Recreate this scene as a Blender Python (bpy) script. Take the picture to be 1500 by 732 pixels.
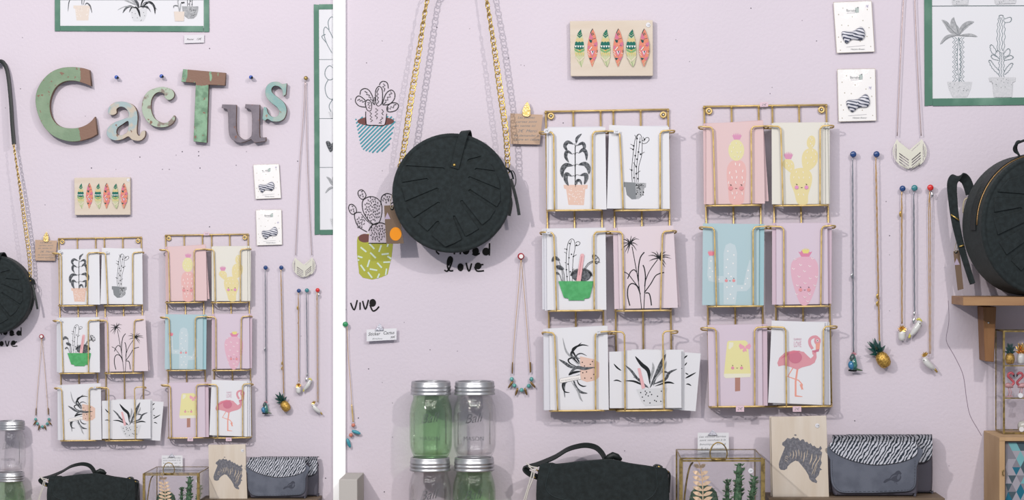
import bpy, bmesh, math, random
from mathutils import Vector, Matrix
from mathutils.geometry import tessellate_polygon
for _o in list(bpy.data.objects): bpy.data.objects.remove(_o)
S = bpy.context.scene
COL = S.collection
# ---------------------------------------------------------------- camera (frame 1500 x 732)
PX = 0.0012          # metres per pixel on the wall
DIST = 4.0           # camera to wall
VX, VY, ZC = 850.0, 366.0, 1.4
cd = bpy.data.cameras.new('camera'); cam = bpy.data.objects.new('camera', cd); COL.objects.link(cam)
cam.location = (0, -DIST, ZC); cam.rotation_euler = (math.pi/2, 0, 0)
cd.sensor_width = 36; cd.lens = DIST/PX/1500*36; cd.shift_x = (750-VX)/1500; cd.clip_end = 50
S.camera = cam
# ---------------------------------------------------------------- world, lamps, exposure
w = bpy.data.worlds.new('world'); S.world = w; w.use_nodes = True
w.node_tree.nodes['Background'].inputs[0].default_value = (0.86, 0.90, 1.0, 1)
w.node_tree.nodes['Background'].inputs[1].default_value = 0.40
def lamp(name, kind, loc, power, col, size, target=None, sy=None):
    l = bpy.data.lights.new(name, kind); l.energy = power; l.color = col
    if kind == 'AREA':
        l.shape = 'RECTANGLE'; l.size = size; l.size_y = sy or size
    else: l.shadow_soft_size = size
    o = bpy.data.objects.new(name, l); COL.objects.link(o); o.location = loc
    if target is not None: o.rotation_euler = (Vector(target)-Vector(loc)).to_track_quat('-Z', 'Y').to_euler()
    return o
lamp('ceiling_spot', 'POINT', (-1.25, -2.3, 2.45), 128, (1.0, 0.95, 0.90), 0.035)
lamp('ceiling_spot', 'POINT', (1.05, -2.4, 2.75), 90, (1.0, 0.95, 0.90), 0.04)
lamp('overhead_fill', 'AREA', (-0.3, -2.9, 3.2), 46, (1.0, 0.98, 0.99), 2.6, (-0.2, 0, 1.7), 1.2)  # broad area fill added from above for soft light, brighter towards the top
S.view_settings.view_transform = 'Standard'; S.view_settings.look = 'None'
S.view_settings.exposure = 0.22; S.view_settings.gamma = 1.0; S.view_settings.use_curve_mapping = False

# ---------------------------------------------------------------- helpers
R = random.Random(7)
def lin(h, g=0.67):
    h = h.lstrip('#'); o = []
    for i in (0, 2, 4):
        c = int(h[i:i+2], 16)/255
        o.append((c/12.92 if c <= .04045 else ((c+.055)/1.055)**2.4)*g)
    return (*o, 1)
MATS = {}
def mat(name, col='#808080', rough=.6, metal=0, col2=None, nscale=60, thr=(.45, .6), bump=0, bscale=300, spec=.4, stretch=None, g=.67, sheen=0, wave=None, coat=0):
    if name in MATS: return MATS[name]
    m = bpy.data.materials.new(name); m.use_nodes = True; nt = m.node_tree; N = nt.nodes; b = N['Principled BSDF']
    b.inputs['Base Color'].default_value = lin(col, g); b.inputs['Roughness'].default_value = rough
    b.inputs['Metallic'].default_value = metal; b.inputs['Specular IOR Level'].default_value = spec
    b.inputs['Coat Weight'].default_value = coat
    b.inputs['Sheen Weight'].default_value = sheen
    tc = N.new('ShaderNodeTexCoord'); src = tc.outputs['Object']
    if stretch:
        mp = N.new('ShaderNodeMapping'); mp.inputs['Scale'].default_value = stretch; nt.links.new(src, mp.inputs[0]); src = mp.outputs[0]
    if col2:
        if wave:
            n = N.new('ShaderNodeTexWave'); n.inputs['Scale'].default_value = nscale; n.inputs['Distortion'].default_value = wave[0]
            n.inputs['Detail'].default_value = 2; n.inputs['Detail Scale'].default_value = wave[1]; n.bands_direction = 'DIAGONAL'; out = n.outputs['Fac']
        else:
            n = N.new('ShaderNodeTexNoise'); n.inputs['Scale'].default_value = nscale; n.inputs['Detail'].default_value = 5; out = n.outputs['Fac']
        nt.links.new(src, n.inputs['Vector'])
        r = N.new('ShaderNodeValToRGB'); r.color_ramp.elements[0].position = thr[0]; r.color_ramp.elements[1].position = thr[1]
        r.color_ramp.elements[0].color = lin(col, g); r.color_ramp.elements[1].color = lin(col2, g)
        nt.links.new(out, r.inputs[0]); nt.links.new(r.outputs[0], b.inputs['Base Color'])
    if bump:
        n2 = N.new('ShaderNodeTexNoise'); n2.inputs['Scale'].default_value = bscale; n2.inputs['Detail'].default_value = 3
        nt.links.new(tc.outputs['Object'], n2.inputs['Vector'])
        bp = N.new('ShaderNodeBump'); bp.inputs['Strength'].default_value = bump; bp.inputs['Distance'].default_value = .001
        nt.links.new(n2.outputs['Fac'], bp.inputs['Height']); nt.links.new(bp.outputs[0], b.inputs['Normal'])
    MATS[name] = m; return m
def glass(name, tint, edge, gloss=.06, egloss=.45):
    if name in MATS: return MATS[name]
    m = bpy.data.materials.new(name); m.use_nodes = True; nt = m.node_tree; N = nt.nodes; L = nt.links
    N.remove(N['Principled BSDF']); out = N['Material Output']
    lw = N.new('ShaderNodeLayerWeight'); lw.inputs[0].default_value = .35
    r = N.new('ShaderNodeValToRGB'); r.color_ramp.elements[0].color = tint; r.color_ramp.elements[1].color = edge; r.color_ramp.elements[0].position = .62
    L.new(lw.outputs['Facing'], r.inputs[0])
    t = N.new('ShaderNodeBsdfTransparent'); L.new(r.outputs[0], t.inputs[0])
    gl = N.new('ShaderNodeBsdfGlossy'); gl.inputs['Roughness'].default_value = .04
    if 'pane' not in name:
        nz = N.new('ShaderNodeTexNoise'); nz.inputs['Scale'].default_value = 150 if 'glass' in name else 60; nz.inputs['Detail'].default_value = 2; tc = N.new('ShaderNodeTexCoord'); L.new(tc.outputs['Object'], nz.inputs[0])
        bp = N.new('ShaderNodeBump'); bp.inputs['Distance'].default_value = .003; bp.inputs['Strength'].default_value = .5; L.new(nz.outputs[0], bp.inputs['Height']); L.new(bp.outputs[0], gl.inputs['Normal'])
    mr = N.new('ShaderNodeMapRange'); lw2 = N.new('ShaderNodeLayerWeight'); lw2.inputs[0].default_value = .22; L.new(lw2.outputs['Facing'], mr.inputs[0]); mr.inputs[3].default_value = gloss; mr.inputs[4].default_value = egloss
    mx = N.new('ShaderNodeMixShader'); L.new(mr.outputs[0], mx.inputs[0]); L.new(t.outputs[0], mx.inputs[1]); L.new(gl.outputs[0], mx.inputs[2])
    L.new(mx.outputs[0], out.inputs[0]); MATS[name] = m; return m

def P(x, y, d=0):                                  # picture point at d pixel-units (1.2 mm each) off the wall
    k = 1-d*PX/DIST
    return Vector(((x-VX)*PX*k, -d*PX, ZC+(VY-y)*PX*k))
class T:                                           # local frame of a thing
    def __init__(s, x, y, d=0): s.x, s.y, s.d = x, y, d; s.loc = P(x, y, d); s.u = PX*(1-d*PX/DIST)
    def p(s, x, y, d=None): return P(x, y, s.d if d is None else d)-s.loc
    def m(s, x, y, d=0): return Vector((x*s.u, -d*s.u, y*s.u))   # right, up, towards the viewer
def tag(o, label=None, cat=None, group=None, kind=None):
    if label: o['label'] = label
    if cat: o['category'] = cat
    if group: o['group'] = group
    if kind: o['kind'] = kind
    return o
DUPS = []
def thing(o, t, label, cat, group=None, dup=False, clip=None):
    o.location = t.loc
    tag(o, label+(' right of the white strip' if dup else ''), cat, (group+(', right of the white strip' if dup else '')) if group else None)
    if dup: DUPS.append((o, t, label, group, clip))
    return o
def empty(name):
    o = bpy.data.objects.new(name, None); o.empty_display_size = .02; COL.objects.link(o); return o
def link(name, me, mats, parent=None, smooth=False):
    for m_ in (mats if isinstance(mats, (list, tuple)) else [mats]): me.materials.append(m_)
    if smooth: me.shade_smooth()
    o = bpy.data.objects.new(name, me); COL.objects.link(o)
    if parent: o.parent = parent
    return o
def obj(name, bm, mats, parent=None, smooth=False):
    bmesh.ops.recalc_face_normals(bm, faces=bm.faces)
    me = bpy.data.meshes.new(name); bm.to_mesh(me); bm.free()
    return link(name, me, mats, parent, smooth)
def BM(): return bmesh.new()
def cr(pts, n=6, closed=False):                     # Catmull-Rom smoothing (2D or 3D)
    P_ = [Vector(p) for p in pts]; out = []; L = len(P_)
    rng = range(L) if closed else range(L-1)
    for i in rng:
        if closed: a, b, c, d = P_[(i-1) % L], P_[i], P_[(i+1) % L], P_[(i+2) % L]
        else: a, b, c, d = P_[max(i-1, 0)], P_[i], P_[i+1], P_[min(i+2, L-1)]
        for j in range(n):
            t = j/n
            out.append(.5*((2*b)+(c-a)*t+(2*a-5*b+4*c-d)*t*t+(3*b-a-3*c+d)*t**3))
    if not closed: out.append(P_[-1])
    return out
def tube(bm, pts, r, seg=7, closed=False):
    pts = [Vector(p) for p in pts]; n = len(pts); rings = []
    rr = r if isinstance(r, (list, tuple)) else [r]*n
    up = None
    for i, p in enumerate(pts):
        a = pts[(i-1) % n] if closed or i > 0 else p; b = pts[(i+1) % n] if closed or i < n-1 else p
        tg = (b-a); tg = tg.normalized() if tg.length > 1e-9 else Vector((0, 0, 1))
        if up is None: up = tg.orthogonal().normalized()
        up = (up-tg*up.dot(tg)); up = up.normalized() if up.length > 1e-6 else tg.orthogonal().normalized()
        sd = tg.cross(up)
        rings.append([bm.verts.new(p+(up*math.cos(k*2*math.pi/seg)+sd*math.sin(k*2*math.pi/seg))*rr[i]) for k in range(seg)])
    for i in range(n if closed else n-1):
        A, B = rings[i], rings[(i+1) % n]
        for k in range(seg): bm.faces.new((A[k], A[(k+1) % seg], B[(k+1) % seg], B[k]))
    if not closed:
        bm.faces.new(rings[0][::-1]); bm.faces.new(rings[-1])
def sweep(bm, pts, W, w, th):                       # flat strap
    pts = [Vector(p) for p in pts]; W = Vector(W).normalized(); n = len(pts); rings = []
    ww = w if isinstance(w, (list, tuple)) else [w]*n
    for i, p in enumerate(pts):
        tg = (pts[min(i+1, n-1)]-pts[max(i-1, 0)]).normalized(); W2 = (W-tg*W.dot(tg)).normalized(); nn = tg.cross(W2)
        h = ww[i]/2; e = th/2
        rings.append([bm.verts.new(p+W2*a*h+nn*b*e) for a, b in ((-.94, -1), (.94, -1), (1, -.4), (1, .4), (.94, 1), (-.94, 1), (-1, .4), (-1, -.4))])
    for i in range(n-1):
        for k in range(8): bm.faces.new((rings[i][k], rings[i][(k+1) % 8], rings[i+1][(k+1) % 8], rings[i+1][k]))
    bm.faces.new(rings[0][::-1]); bm.faces.new(rings[-1])
def lathe(bm, prof, seg=32, axis='z', c=(0, 0, 0), sq=0):
    c = Vector(c); rings = []
    for r, h in prof:
        ring = []
        for k in range(seg):
            a = k*2*math.pi/seg; q = 1
            if sq: q = 1+sq*(1-abs(math.cos(2*a)))*.5
            x, y = r*q*math.cos(a), r*q*math.sin(a)
            ring.append(bm.verts.new(c+(Vector((x, y, h)) if axis == 'z' else Vector((x, -h, y)))))
        rings.append(ring)
    for A, B in zip(rings, rings[1:]):
        for k in range(seg): bm.faces.new((A[k], A[(k+1) % seg], B[(k+1) % seg], B[k]))
    if prof[0][0] > 1e-9: bm.faces.new(rings[0])
    if prof[-1][0] > 1e-9: bm.faces.new(rings[-1][::-1])
    bmesh.ops.remove_doubles(bm, verts=bm.verts, dist=1e-7)
def hexa(bm, f, b):                                 # f: 4 front corners, b: 4 back corners (3D)
    F = [bm.verts.new(v) for v in f]; B = [bm.verts.new(v) for v in b]
    bm.faces.new(F); bm.faces.new(B[::-1])
    for i in range(4): bm.faces.new((F[i], B[i], B[(i+1) % 4], F[(i+1) % 4]))
def bevel(bm, w, seg=2):
    bmesh.ops.bevel(bm, geom=[e for e in bm.edges], offset=w, segments=seg, affect='EDGES', profile=.6)
def board(name, t, quad, d0, d1, m, parent=None, bev=0):   # pixel quad TL TR BR BL between depths d0 (back) and d1 (front)
    bm = BM(); f = [t.p(x, y, d1) for x, y in quad]; dz = Vector((0, (d1-d0)*PX, 0)); hexa(bm, f, [v+dz for v in f])
    if bev: bevel(bm, bev*PX)
    return obj(name, bm, m, parent)
def box3(bm, a, b):
    (x0, y0, z0), (x1, y1, z1) = a, b
    hexa(bm, [(x0, y0, z0), (x1, y0, z0), (x1, y0, z1), (x0, y0, z1)], [(x0, y1, z0), (x1, y1, z0), (x1, y1, z1), (x0, y1, z1)])
def puff(bm, pts, rings):                           # closed outline; rings = [(inset, depth)] back to front; pts local 3D on a plane, metres
    n = len(pts); P2 = [Vector((p.x, p.z)) for p in pts]
    area = sum(P2[i].x*P2[(i+1) % n].y-P2[(i+1) % n].x*P2[i].y for i in range(n)); sg = 1 if area > 0 else -1
    nr = []
    for i in range(n):
        e = (P2[(i+1) % n]-P2[i-1]).normalized(); nr.append(Vector((-e.y, e.x))*sg)
    RR = []
    for ins, d in rings: RR.append([bm.verts.new((P2[i].x+nr[i].x*ins, pts[i].y-d, P2[i].y+nr[i].y*ins)) for i in range(n)])
    for A, B in zip(RR, RR[1:]):
        for k in range(n): bm.faces.new((A[k], A[(k+1) % n], B[(k+1) % n], B[k]))
    for ring in (RR[0], RR[-1]):
        for tri in tessellate_polygon([[v.co for v in ring]]):
            try: bm.faces.new([ring[i] for i in tri])
            except ValueError: pass
DG = None
def curve_mesh(cu):
    o = bpy.data.objects.new('tmp', cu); COL.objects.link(o)
    dg = bpy.context.evaluated_depsgraph_get(); dg.update()
    me = bpy.data.meshes.new_from_object(o.evaluated_get(dg)); bpy.data.objects.remove(o); bpy.data.curves.remove(cu); me.materials.clear(); return me
def plate(name, t, outs, d0, d1, m, parent=None, bev=.4, smooth_pts=True):   # pixel outlines (first outer, rest holes) as a slab
    cu = bpy.data.curves.new('c', 'CURVE'); cu.dimensions = '2D'; cu.fill_mode = 'BOTH'
    th = (d1-d0)*PX/2; b = bev*PX; cu.extrude = max(th-b, 0.00001); cu.bevel_depth = b; cu.bevel_resolution = 1; cu.offset = -b
    dm = (d0+d1)/2
    for o in outs:
        pts = cr([Vector((a[0], a[1])) for a in o], 4, True) if smooth_pts else o
        sp = cu.splines.new('POLY'); sp.points.add(len(pts)-1); sp.use_cyclic_u = True
        for i, a in enumerate(pts):
            q = t.p(a[0], a[1], d1); sp.points[i].co = (q.x, q.z, 0, 1)
    me = curve_mesh(cu)
    for v in me.vertices:
        x, y, z = v.co; v.co = (x, -z-(dm-t.d)*PX, y)
    return link(name, me, m, parent)
def text(name, t, s, x, y, h, m, parent, d, rot=0, shear=0, align='LEFT', sp=1.0, line=1.0, ext=0, width=None):
    cu = bpy.data.curves.new('t', 'FONT'); cu.body = s; cu.size = h*PX/.72; cu.shear = shear; cu.align_x = align; cu.space_character = sp; cu.space_line = line
    cu.extrude = ext; cu.resolution_u = 2
    me = curve_mesh(cu); c = t.p(x, y, d); k = 1
    if width and len(me.vertices):
        k = width*PX/(max(v.co.x for v in me.vertices)-min(v.co.x for v in me.vertices))
    ca, sa = math.cos(rot), math.sin(rot)
    for v in me.vertices:
        a, b = v.co.x*k, v.co.y; v.co = (c.x+a*ca-b*sa, c.y-v.co.z, c.z+a*sa+b*ca)
    return link(name, me, m, parent)
class Art:                                          # flat print: inked shapes laid on a sheet
    def __init__(s, t, d, fr=(0, 0, 1)): s.t, s.d, s.fr = t, d, fr; s.v = []; s.f = []; s.mi = []; s.mats = []; s.k = 0
    def q(s, p):
        ox, oy, sc = s.fr; return s.t.p(ox+p[0]*sc, oy+p[1]*sc, s.d+.05+s.k*.03)
    def mid(s, m):
        if m not in s.mats: s.mats.append(m)
        return s.mats.index(m)
    def raw(s, V, F, m):
        b = len(s.v); s.v += V
        for f in F: s.f.append([b+i for i in f]); s.mi.append(s.mid(m))
    def poly(s, pts, m, smooth=False):
        if smooth: pts = [tuple(p) for p in cr([Vector((a, b)) for a, b in pts], 5, True)]
        V = [s.q(p) for p in pts]; s.raw(V, [list(f) for f in tessellate_polygon([V])], m); s.k += 1
    def ell(s, cx, cy, rx, ry, m, rot=0, n=22):
        c, q = math.cos(rot), math.sin(rot)
        V = [s.q((cx+rx*math.cos(a)*c-ry*math.sin(a)*q, cy+rx*math.cos(a)*q+ry*math.sin(a)*c)) for a in [i*2*math.pi/n for i in range(n)]]
        s.raw(V, [list(range(n))], m); s.k += 1
    def dot(s, pts, r, m):
        for x, y in pts: s.ell(x, y, r, r, m, n=7); s.k -= 1
        s.k += 1
    def line(s, pts, w, m, smooth=True, closed=False, ends=None):
        pts = [Vector((a, b)) for a, b in pts]
        if smooth and len(pts) > 2: pts = cr(pts, 5, closed)
        elif closed: pass
        if closed: pts = pts+[pts[0]]
        n = len(pts); V = []
        for i, p in enumerate(pts):
            if closed and i in (0, n-1): tg = pts[1]-pts[n-2]
            else: tg = pts[min(i+1, n-1)]-pts[max(i-1, 0)]
            tg = tg.normalized() if tg.length > 0 else Vector((1, 0)); nn = Vector((-tg.y, tg.x))
            t_ = i/max(n-1, 1); ww = w
            if ends == 'leaf': ww = w*max(.08, math.sin(math.pi*min(max(t_, .0), 1))**.75)
            elif ends == 'blade': ww = w*max(.05, (1-t_)**.8*min(1, .45+t_*2.5))
            elif ends == 'taper': ww = w*(1-.75*t_)
            a, b = p+nn*ww/2, p-nn*ww/2; V += [s.q(a), s.q(b)]
        s.raw(V, [[2*i, 2*i+1, 2*i+3, 2*i+2] for i in range(n-1)], m); s.k += 1
    def build(s, name, parent):
        me = bpy.data.meshes.new(name); me.from_pydata([tuple(v) for v in s.v], [], s.f)
        for m in s.mats: me.materials.append(m)
        me.polygons.foreach_set('material_index', s.mi)
        o = bpy.data.objects.new(name, me); COL.objects.link(o); o.parent = parent
        for p in me.polygons:
            if p.normal.y > 0: p.flip()
        return o
def copy_tree(o, parent=None):
    c = o.copy(); COL.objects.link(c)
    if parent: c.parent = parent
    for ch in o.children: copy_tree(ch, c)
    return c
# ---------------------------------------------------------------- materials
M_wall = mat('pink_wall_paint', '#e0d6e1', .75, col2='#e6dbe6', nscale=2.2, thr=(.35, .7), bump=.6, bscale=170, g=.67, spec=.2)
M_div = mat('white_gloss_paint', '#ffffff', .5, g=.96, spec=.3)
M_gold = mat('brushed_brass', '#d0b47a', .42, .55, col2='#bda266', nscale=90, g=1.0)
M_goldb = mat('polished_gold', '#bda05c', .34, .85, g=1.0)
M_oldbrass = mat('aged_brass', '#9a8452', .4, .75, col2='#75633f', nscale=120, g=1.0)
M_silver = mat('silver_metal', '#c4c6c8', .28, 1.0, g=1.0)
M_zinc = mat('zinc_lid_metal', '#b3b4b7', .38, .9, g=1.0)
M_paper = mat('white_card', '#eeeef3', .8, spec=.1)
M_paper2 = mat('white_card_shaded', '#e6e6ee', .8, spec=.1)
M_suede = mat('green_black_suede', '#262c2d', .85, col2='#30383a', nscale=140, thr=(.35, .7), bump=.6, bscale=900, spec=.15, sheen=.06)
M_strap = mat('black_leather_strap', '#1d2424', .5, bump=.2, bscale=700, spec=.35)
M_ink = mat('black_ink', '#2b2e31', .8, spec=.1)
M_wash = mat('grey_ink_wash', '#3a3d42', .8, col2='#8d9095', nscale=260, thr=(.35, .75), spec=.1)
M_wash2 = mat('pale_ink_wash', '#a2a4a8', .8, col2='#c9cacd', nscale=200, thr=(.35, .75), spec=.1)
M_grey = mat('grey_ink', '#8e9296', .8, spec=.1)
M_terra = mat('blush_pot_ink', '#eccbbc', .8, spec=.1)
M_white = mat('white_ink', '#fbf7f5', .8, spec=.1)
M_greenpot = mat('green_pot_ink', '#62b878', .8, col2='#58ab6d', nscale=100, spec=.1)
def flat(name, c='#808080'): return mat(name, c, .8, spec=.1)
M_glassc = glass('clear_glass', (.997, .998, .998, 1), (.80, .82, .82, 1), .02, .5)
M_emb = glass('embossed_glass', (.98, .985, .98, 1), (.88, .9, .88, 1), .10, .6)
M_glassg = glass('green_glass', (.875, .962, .86, 1), (.50, .68, .48, 1), .02, .5)
M_pane = glass('window_pane_glass', (.985, .985, .99, 1), (.9, .92, .93, 1), .015, .35)
M_wood = mat('pale_plywood', '#e6dacb', .6, col2='#dccbb8', nscale=9, thr=(.3, .75), stretch=(1, 1, 6), spec=.2)
M_woodv = mat('pale_plywood_upright', '#e6dbce', .6, col2='#dacbb9', nscale=9, thr=(.3, .75), stretch=(7, 1, 1), spec=.2)
M_pine = mat('brown_pine', '#b28b63', .55, col2='#93694a', nscale=8, thr=(.3, .75), stretch=(1, 2, 7), spec=.3)
M_pinev = mat('brown_pine_upright', '#9a6f47', .55, col2='#7c5535', nscale=8, thr=(.3, .75), stretch=(7, 2, 1), spec=.3)
M_crate = mat('light_crate_wood', '#cfae86', .6, col2='#b8946c', nscale=8, thr=(.3, .75), stretch=(6, 2, 1), spec=.2)
# ---------------------------------------------------------------- the setting
bm = BM(); a = P(-500, 1300); b = P(2100, -700); box3(bm, (a.x, 0, a.z), (b.x, .12, b.z)); wall = tag(obj('wall_back', bm, M_wall), kind='structure')
bm = BM(); a = P(488, 1300, 6); b = P(506, -700, 6); box3(bm, (a.x, -.0075, a.z), (b.x, -.0002, b.z)); tag(obj('gap_strip_1', bm, M_div), kind='structure')  # added white strip standing in for the blank gap between the two views
M_hole = flat('dark_nail_hole', '#3c3a44')
holes = [(1128, 137), (1131, 128), (1196, 60), (1303, 345), (1303, 373), (1303, 455), (1100, 12), (1175, 30), (1298, 295), (640, 40), (688, 42), (745, 85), (763, 95), (768, 96), (560, 60), (537, 92),
         (506+8, 145), (592, 472), (560, 560), (575, 590), (525, 612), (630, 512), (670, 514), (650, 250), (560, 250), (575, 640), (563, 720), (540, 540), (1255, 640), (1390, 682), (1252, 616), (825, 180), (915, 660), (990, 58), (1010, 90),
         (8, 158), (134, 246), (170, 248), (238, 248), (248, 248), (258, 227), (291, 222), (361, 222), (293, 246), (346, 242), (307, 332), (436, 236), (436, 473), (441, 492), (267, 222), (291, 228), (331, 115), (125, 170), (30, 130), (33, 55), (307, 71), (477, 700), (66, 300), (205, 230)]
hm = None
for i, (x, y) in enumerate(holes):
    if hm is None:
        bm = BM(); lathe(bm, [(.00001, 0), (.0009, 0), (.0009, .0003), (.00001, .0004)], 8, 'y'); ho = obj('nail_hole', bm, M_hole, wall); hm = ho
    else:
        ho = hm.copy(); COL.objects.link(ho)
    ho.location = P(x, y); k = R.choice((.7, .9, 1.1)); ho.scale = (k, 1, k)
t = T(1410, 520); A = Art(t, 0); M_crack = flat('wall_crack_shadow', '#8d7d8c')
A.line([(1389, 506), (1400, 525), (1411, 550), (1416, 585), (1421, 608), (1432, 628), (1438, 638)], .9, M_crack)
A.line([(1389, 440), (1390, 470), (1386, 495), (1389, 506)], .7, M_crack)
o = A.build('wall_crack', wall); o.location = t.loc
# ---------------------------------------------------------------- wire card racks
FR = 34                                            # how far the baskets stand off the wall
def rack(label, xs_top, xs_bot, ytop, ybot, rings, rows):
    t = T((xs_top[0]+xs_top[-1])/2, ybot, 0); root = empty('card_rack')
    X = lambda i, y: xs_top[i]+(xs_bot[i]-xs_top[i])*(y-ytop[0])/(ybot-ytop[0])
    bm = BM(); yt = lambda x: ytop[0]+(ytop[1]-ytop[0])*(x-xs_top[0])/(xs_top[-1]-xs_top[0])
    tube(bm, [t.p(xs_top[0]-.5, ytop[0], 5), t.p(xs_top[-1]+.5, ytop[1], 5)], 1.45*PX, 8)
    obj('cross_rail', bm, M_gold, root, True); bm = BM()
    tube(bm, [t.p(xs_bot[0]-.5, ybot, 5), t.p(xs_bot[-1]+.5, ybot-2.5, 5)], 1.3*PX, 8)
    obj('cross_rail', bm, M_gold, root, True)
    for i in range(6):
        bm = BM(); tube(bm, [t.p(xs_top[i], yt(xs_top[i])+.5, 4), t.p(xs_bot[i], ybot-.4*i, 4)], 1.35*PX, 8)
        tube(bm, [t.p(xs_top[i], yt(xs_top[i])-1.2, 4.6), t.p(xs_top[i], yt(xs_top[i])+3, 4.4)], [1.5*PX, 2.1*PX], 8)
        obj('upright_wire', bm, M_gold, root, True)
    for rx, ry in rings:
        bm = BM(); c = t.p(rx, ry, 4)
        tube(bm, [c+Vector((math.cos(a)*3.7*PX, 0, math.sin(a)*3.7*PX)) for a in [k*math.pi/10 for k in range(20)]], 1.6*PX, 8, True)
        r_ = obj('hanging_ring', bm, M_gold, root, True)
        bm = BM(); lathe(bm, [(.00001, 0), (2.0*PX, 0), (2.0*PX, 3.4*PX), (1.2*PX, 4.4*PX), (.00001, 4.6*PX)], 12, 'y', t.p(rx, ry, 0)); obj('screw_head', bm, M_silver, r_, True)
    for (tips, v, vb, ya, yb) in rows:             # tips: left,right ; v: four front uprights at top, vb at bottom
        for side in (0, 1):
            a, b, ab, bb = v[2*side], v[2*side+1], vb[2*side], vb[2*side+1]
            mid = (v[1]+v[2])/2; L0 = tips[0] if side == 0 else mid-3; R0 = mid+3 if side == 0 else tips[1]
            iL, iR = (0, 2) if side == 0 else (3, 5); y = ya[side]
            bm = BM()
            yl = ya[0] if side == 0 else (ya[0]+ya[1])/2; yr = (ya[0]+ya[1])/2 if side == 0 else ya[1]
            def wire(pts, r=1.25): tube(bm, cr([t.p(*q) for q in pts], 5), r*PX, 7)
            def arm(xf, xb, tip, yy, s, xup, ybt):   # back frame -> loop -> along front -> bend -> down
                return [(xb, yy+3, 5), (tip+s*1.5, yy+2.5, 14), (tip, yy, FR-8), (tip+s*5, yy-.6, FR-1), (xf-s*9, yy-.2, FR), (xf-s*3.2, yy+.6, FR), (xf-s*.6, yy+4.2, FR), (xf, yy+9, FR), (xf*.5+xup*.5, (yy+ybt)/2, FR), (xup, ybt, FR)]
            wire(arm(a, X(iL, yl), L0, yl, 1, ab, yb)); wire(arm(b, X(iR, yr), R0, yr, -1, bb, yb-.7))
            wl, wr = X(iL, yb), X(iR, yb)
            wire([(wl, yb-3, 5), (wl-.5, yb, 10), (wl+3, yb+.3, FR-8), (wl+14, yb+.2, FR), ((ab+bb)/2, yb, FR), (wr-10, yb-.5, FR), (wr-1, yb-.3, FR-8), (wr+.5, yb-2, 10), (wr, yb-4, 5)], 1.4)
            n = 4; q = [wl+2+(wr-wl-4)*k/(2*n) for k in range(2*n+1)]     # bottom zig-zag
            bm2 = bm
            tube(bm2, [t.p(q[k], yb-.4, FR-1.5 if k % 2 else 7) for k in range(2*n+1)], .95*PX, 6)
            obj('basket', bm, M_gold, root, True)
    return root, t
rk1, t1 = rack('', (799.5, 839.7, 879.7, 898.4, 938.4, 978.6), (806, 845, 885.5, 903.5, 943.5, 984.5), (163.4, 160.2), 601, [(807, 170), (971.6, 168)], [
    ((790.5, 988), (811, 868, 908, 967), (812.3, 868, 912.8, 967), (193.5, 191.5), 308),
    ((791.6, 990.5), (811.4, 870, 912, 970.5), (815.3, 870.5, 914.3, 967.5), (340.5, 338.5), 455),
    ((794.5, 992.6), (812.5, 872, 914.7, 971), (816.9, 872.5, 915.7, 973), (487, 485), 601.5)])
thing(rk1, t1, 'gold wire wall rack holding white potted-plant cards', 'card rack', dup=True)
rk2, t2 = rack('', (1031.5, 1071.5, 1111.2, 1131.2, 1170.4, 1210.4), (1039.5, 1079.5, 1120, 1139, 1179, 1218), (156, 153.6), 596.5, [(1038.6, 162.8), (1203.4, 160.8)], [
    ((1023.5, 1221), (1044.5, 1100.5, 1144, 1201.5), (1047.6, 1101, 1146.8, 1201.3), (186, 184.3), 301),
    ((1025, 1223.5), (1046.5, 1103.2, 1148, 1203.5), (1049.5, 1103.5, 1148.5, 1202.3), (333, 331), 448.7),
    ((1027, 1225.8), (1049, 1105.4, 1151, 1206.3), (1051.3, 1105.6, 1152, 1206.4), (480.5, 478), 595.5)])
thing(rk2, t2, 'gold wire wall rack holding pastel cards and flamingo card', 'card rack', dup=True)
# ---------------------------------------------------------------- cards
def mid(q, d): return T(sum(p[0] for p in q)/4, max(q[2][1], q[3][1]), d)
def card(quad, d, m, label, back=None, cat='greeting card', name='greeting_card'):
    t = mid(quad, d); o = board(name, t, quad, d-.35, d+.35, m); thing(o, t, label, cat, back, dup=True); return o, t
def behind(quads, d, m, label, group):
    for i, q in enumerate(quads): card(q, d-2.6*(i+1), m, ('first ', 'second ', 'third ', 'fourth ')[i]+label, group)
Z1 = (780, 140, 230/886); Z2 = (780, 310, 230/990); Z3 = (780, 440, 250/1017)
Z4 = (1010, 140, 230/886); Z5 = (1010, 310, 230/990); Z6 = (1010, 440, 230/935)
CD = 28
def q4(a, b, c, d): return [a, b, c, d]
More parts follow.
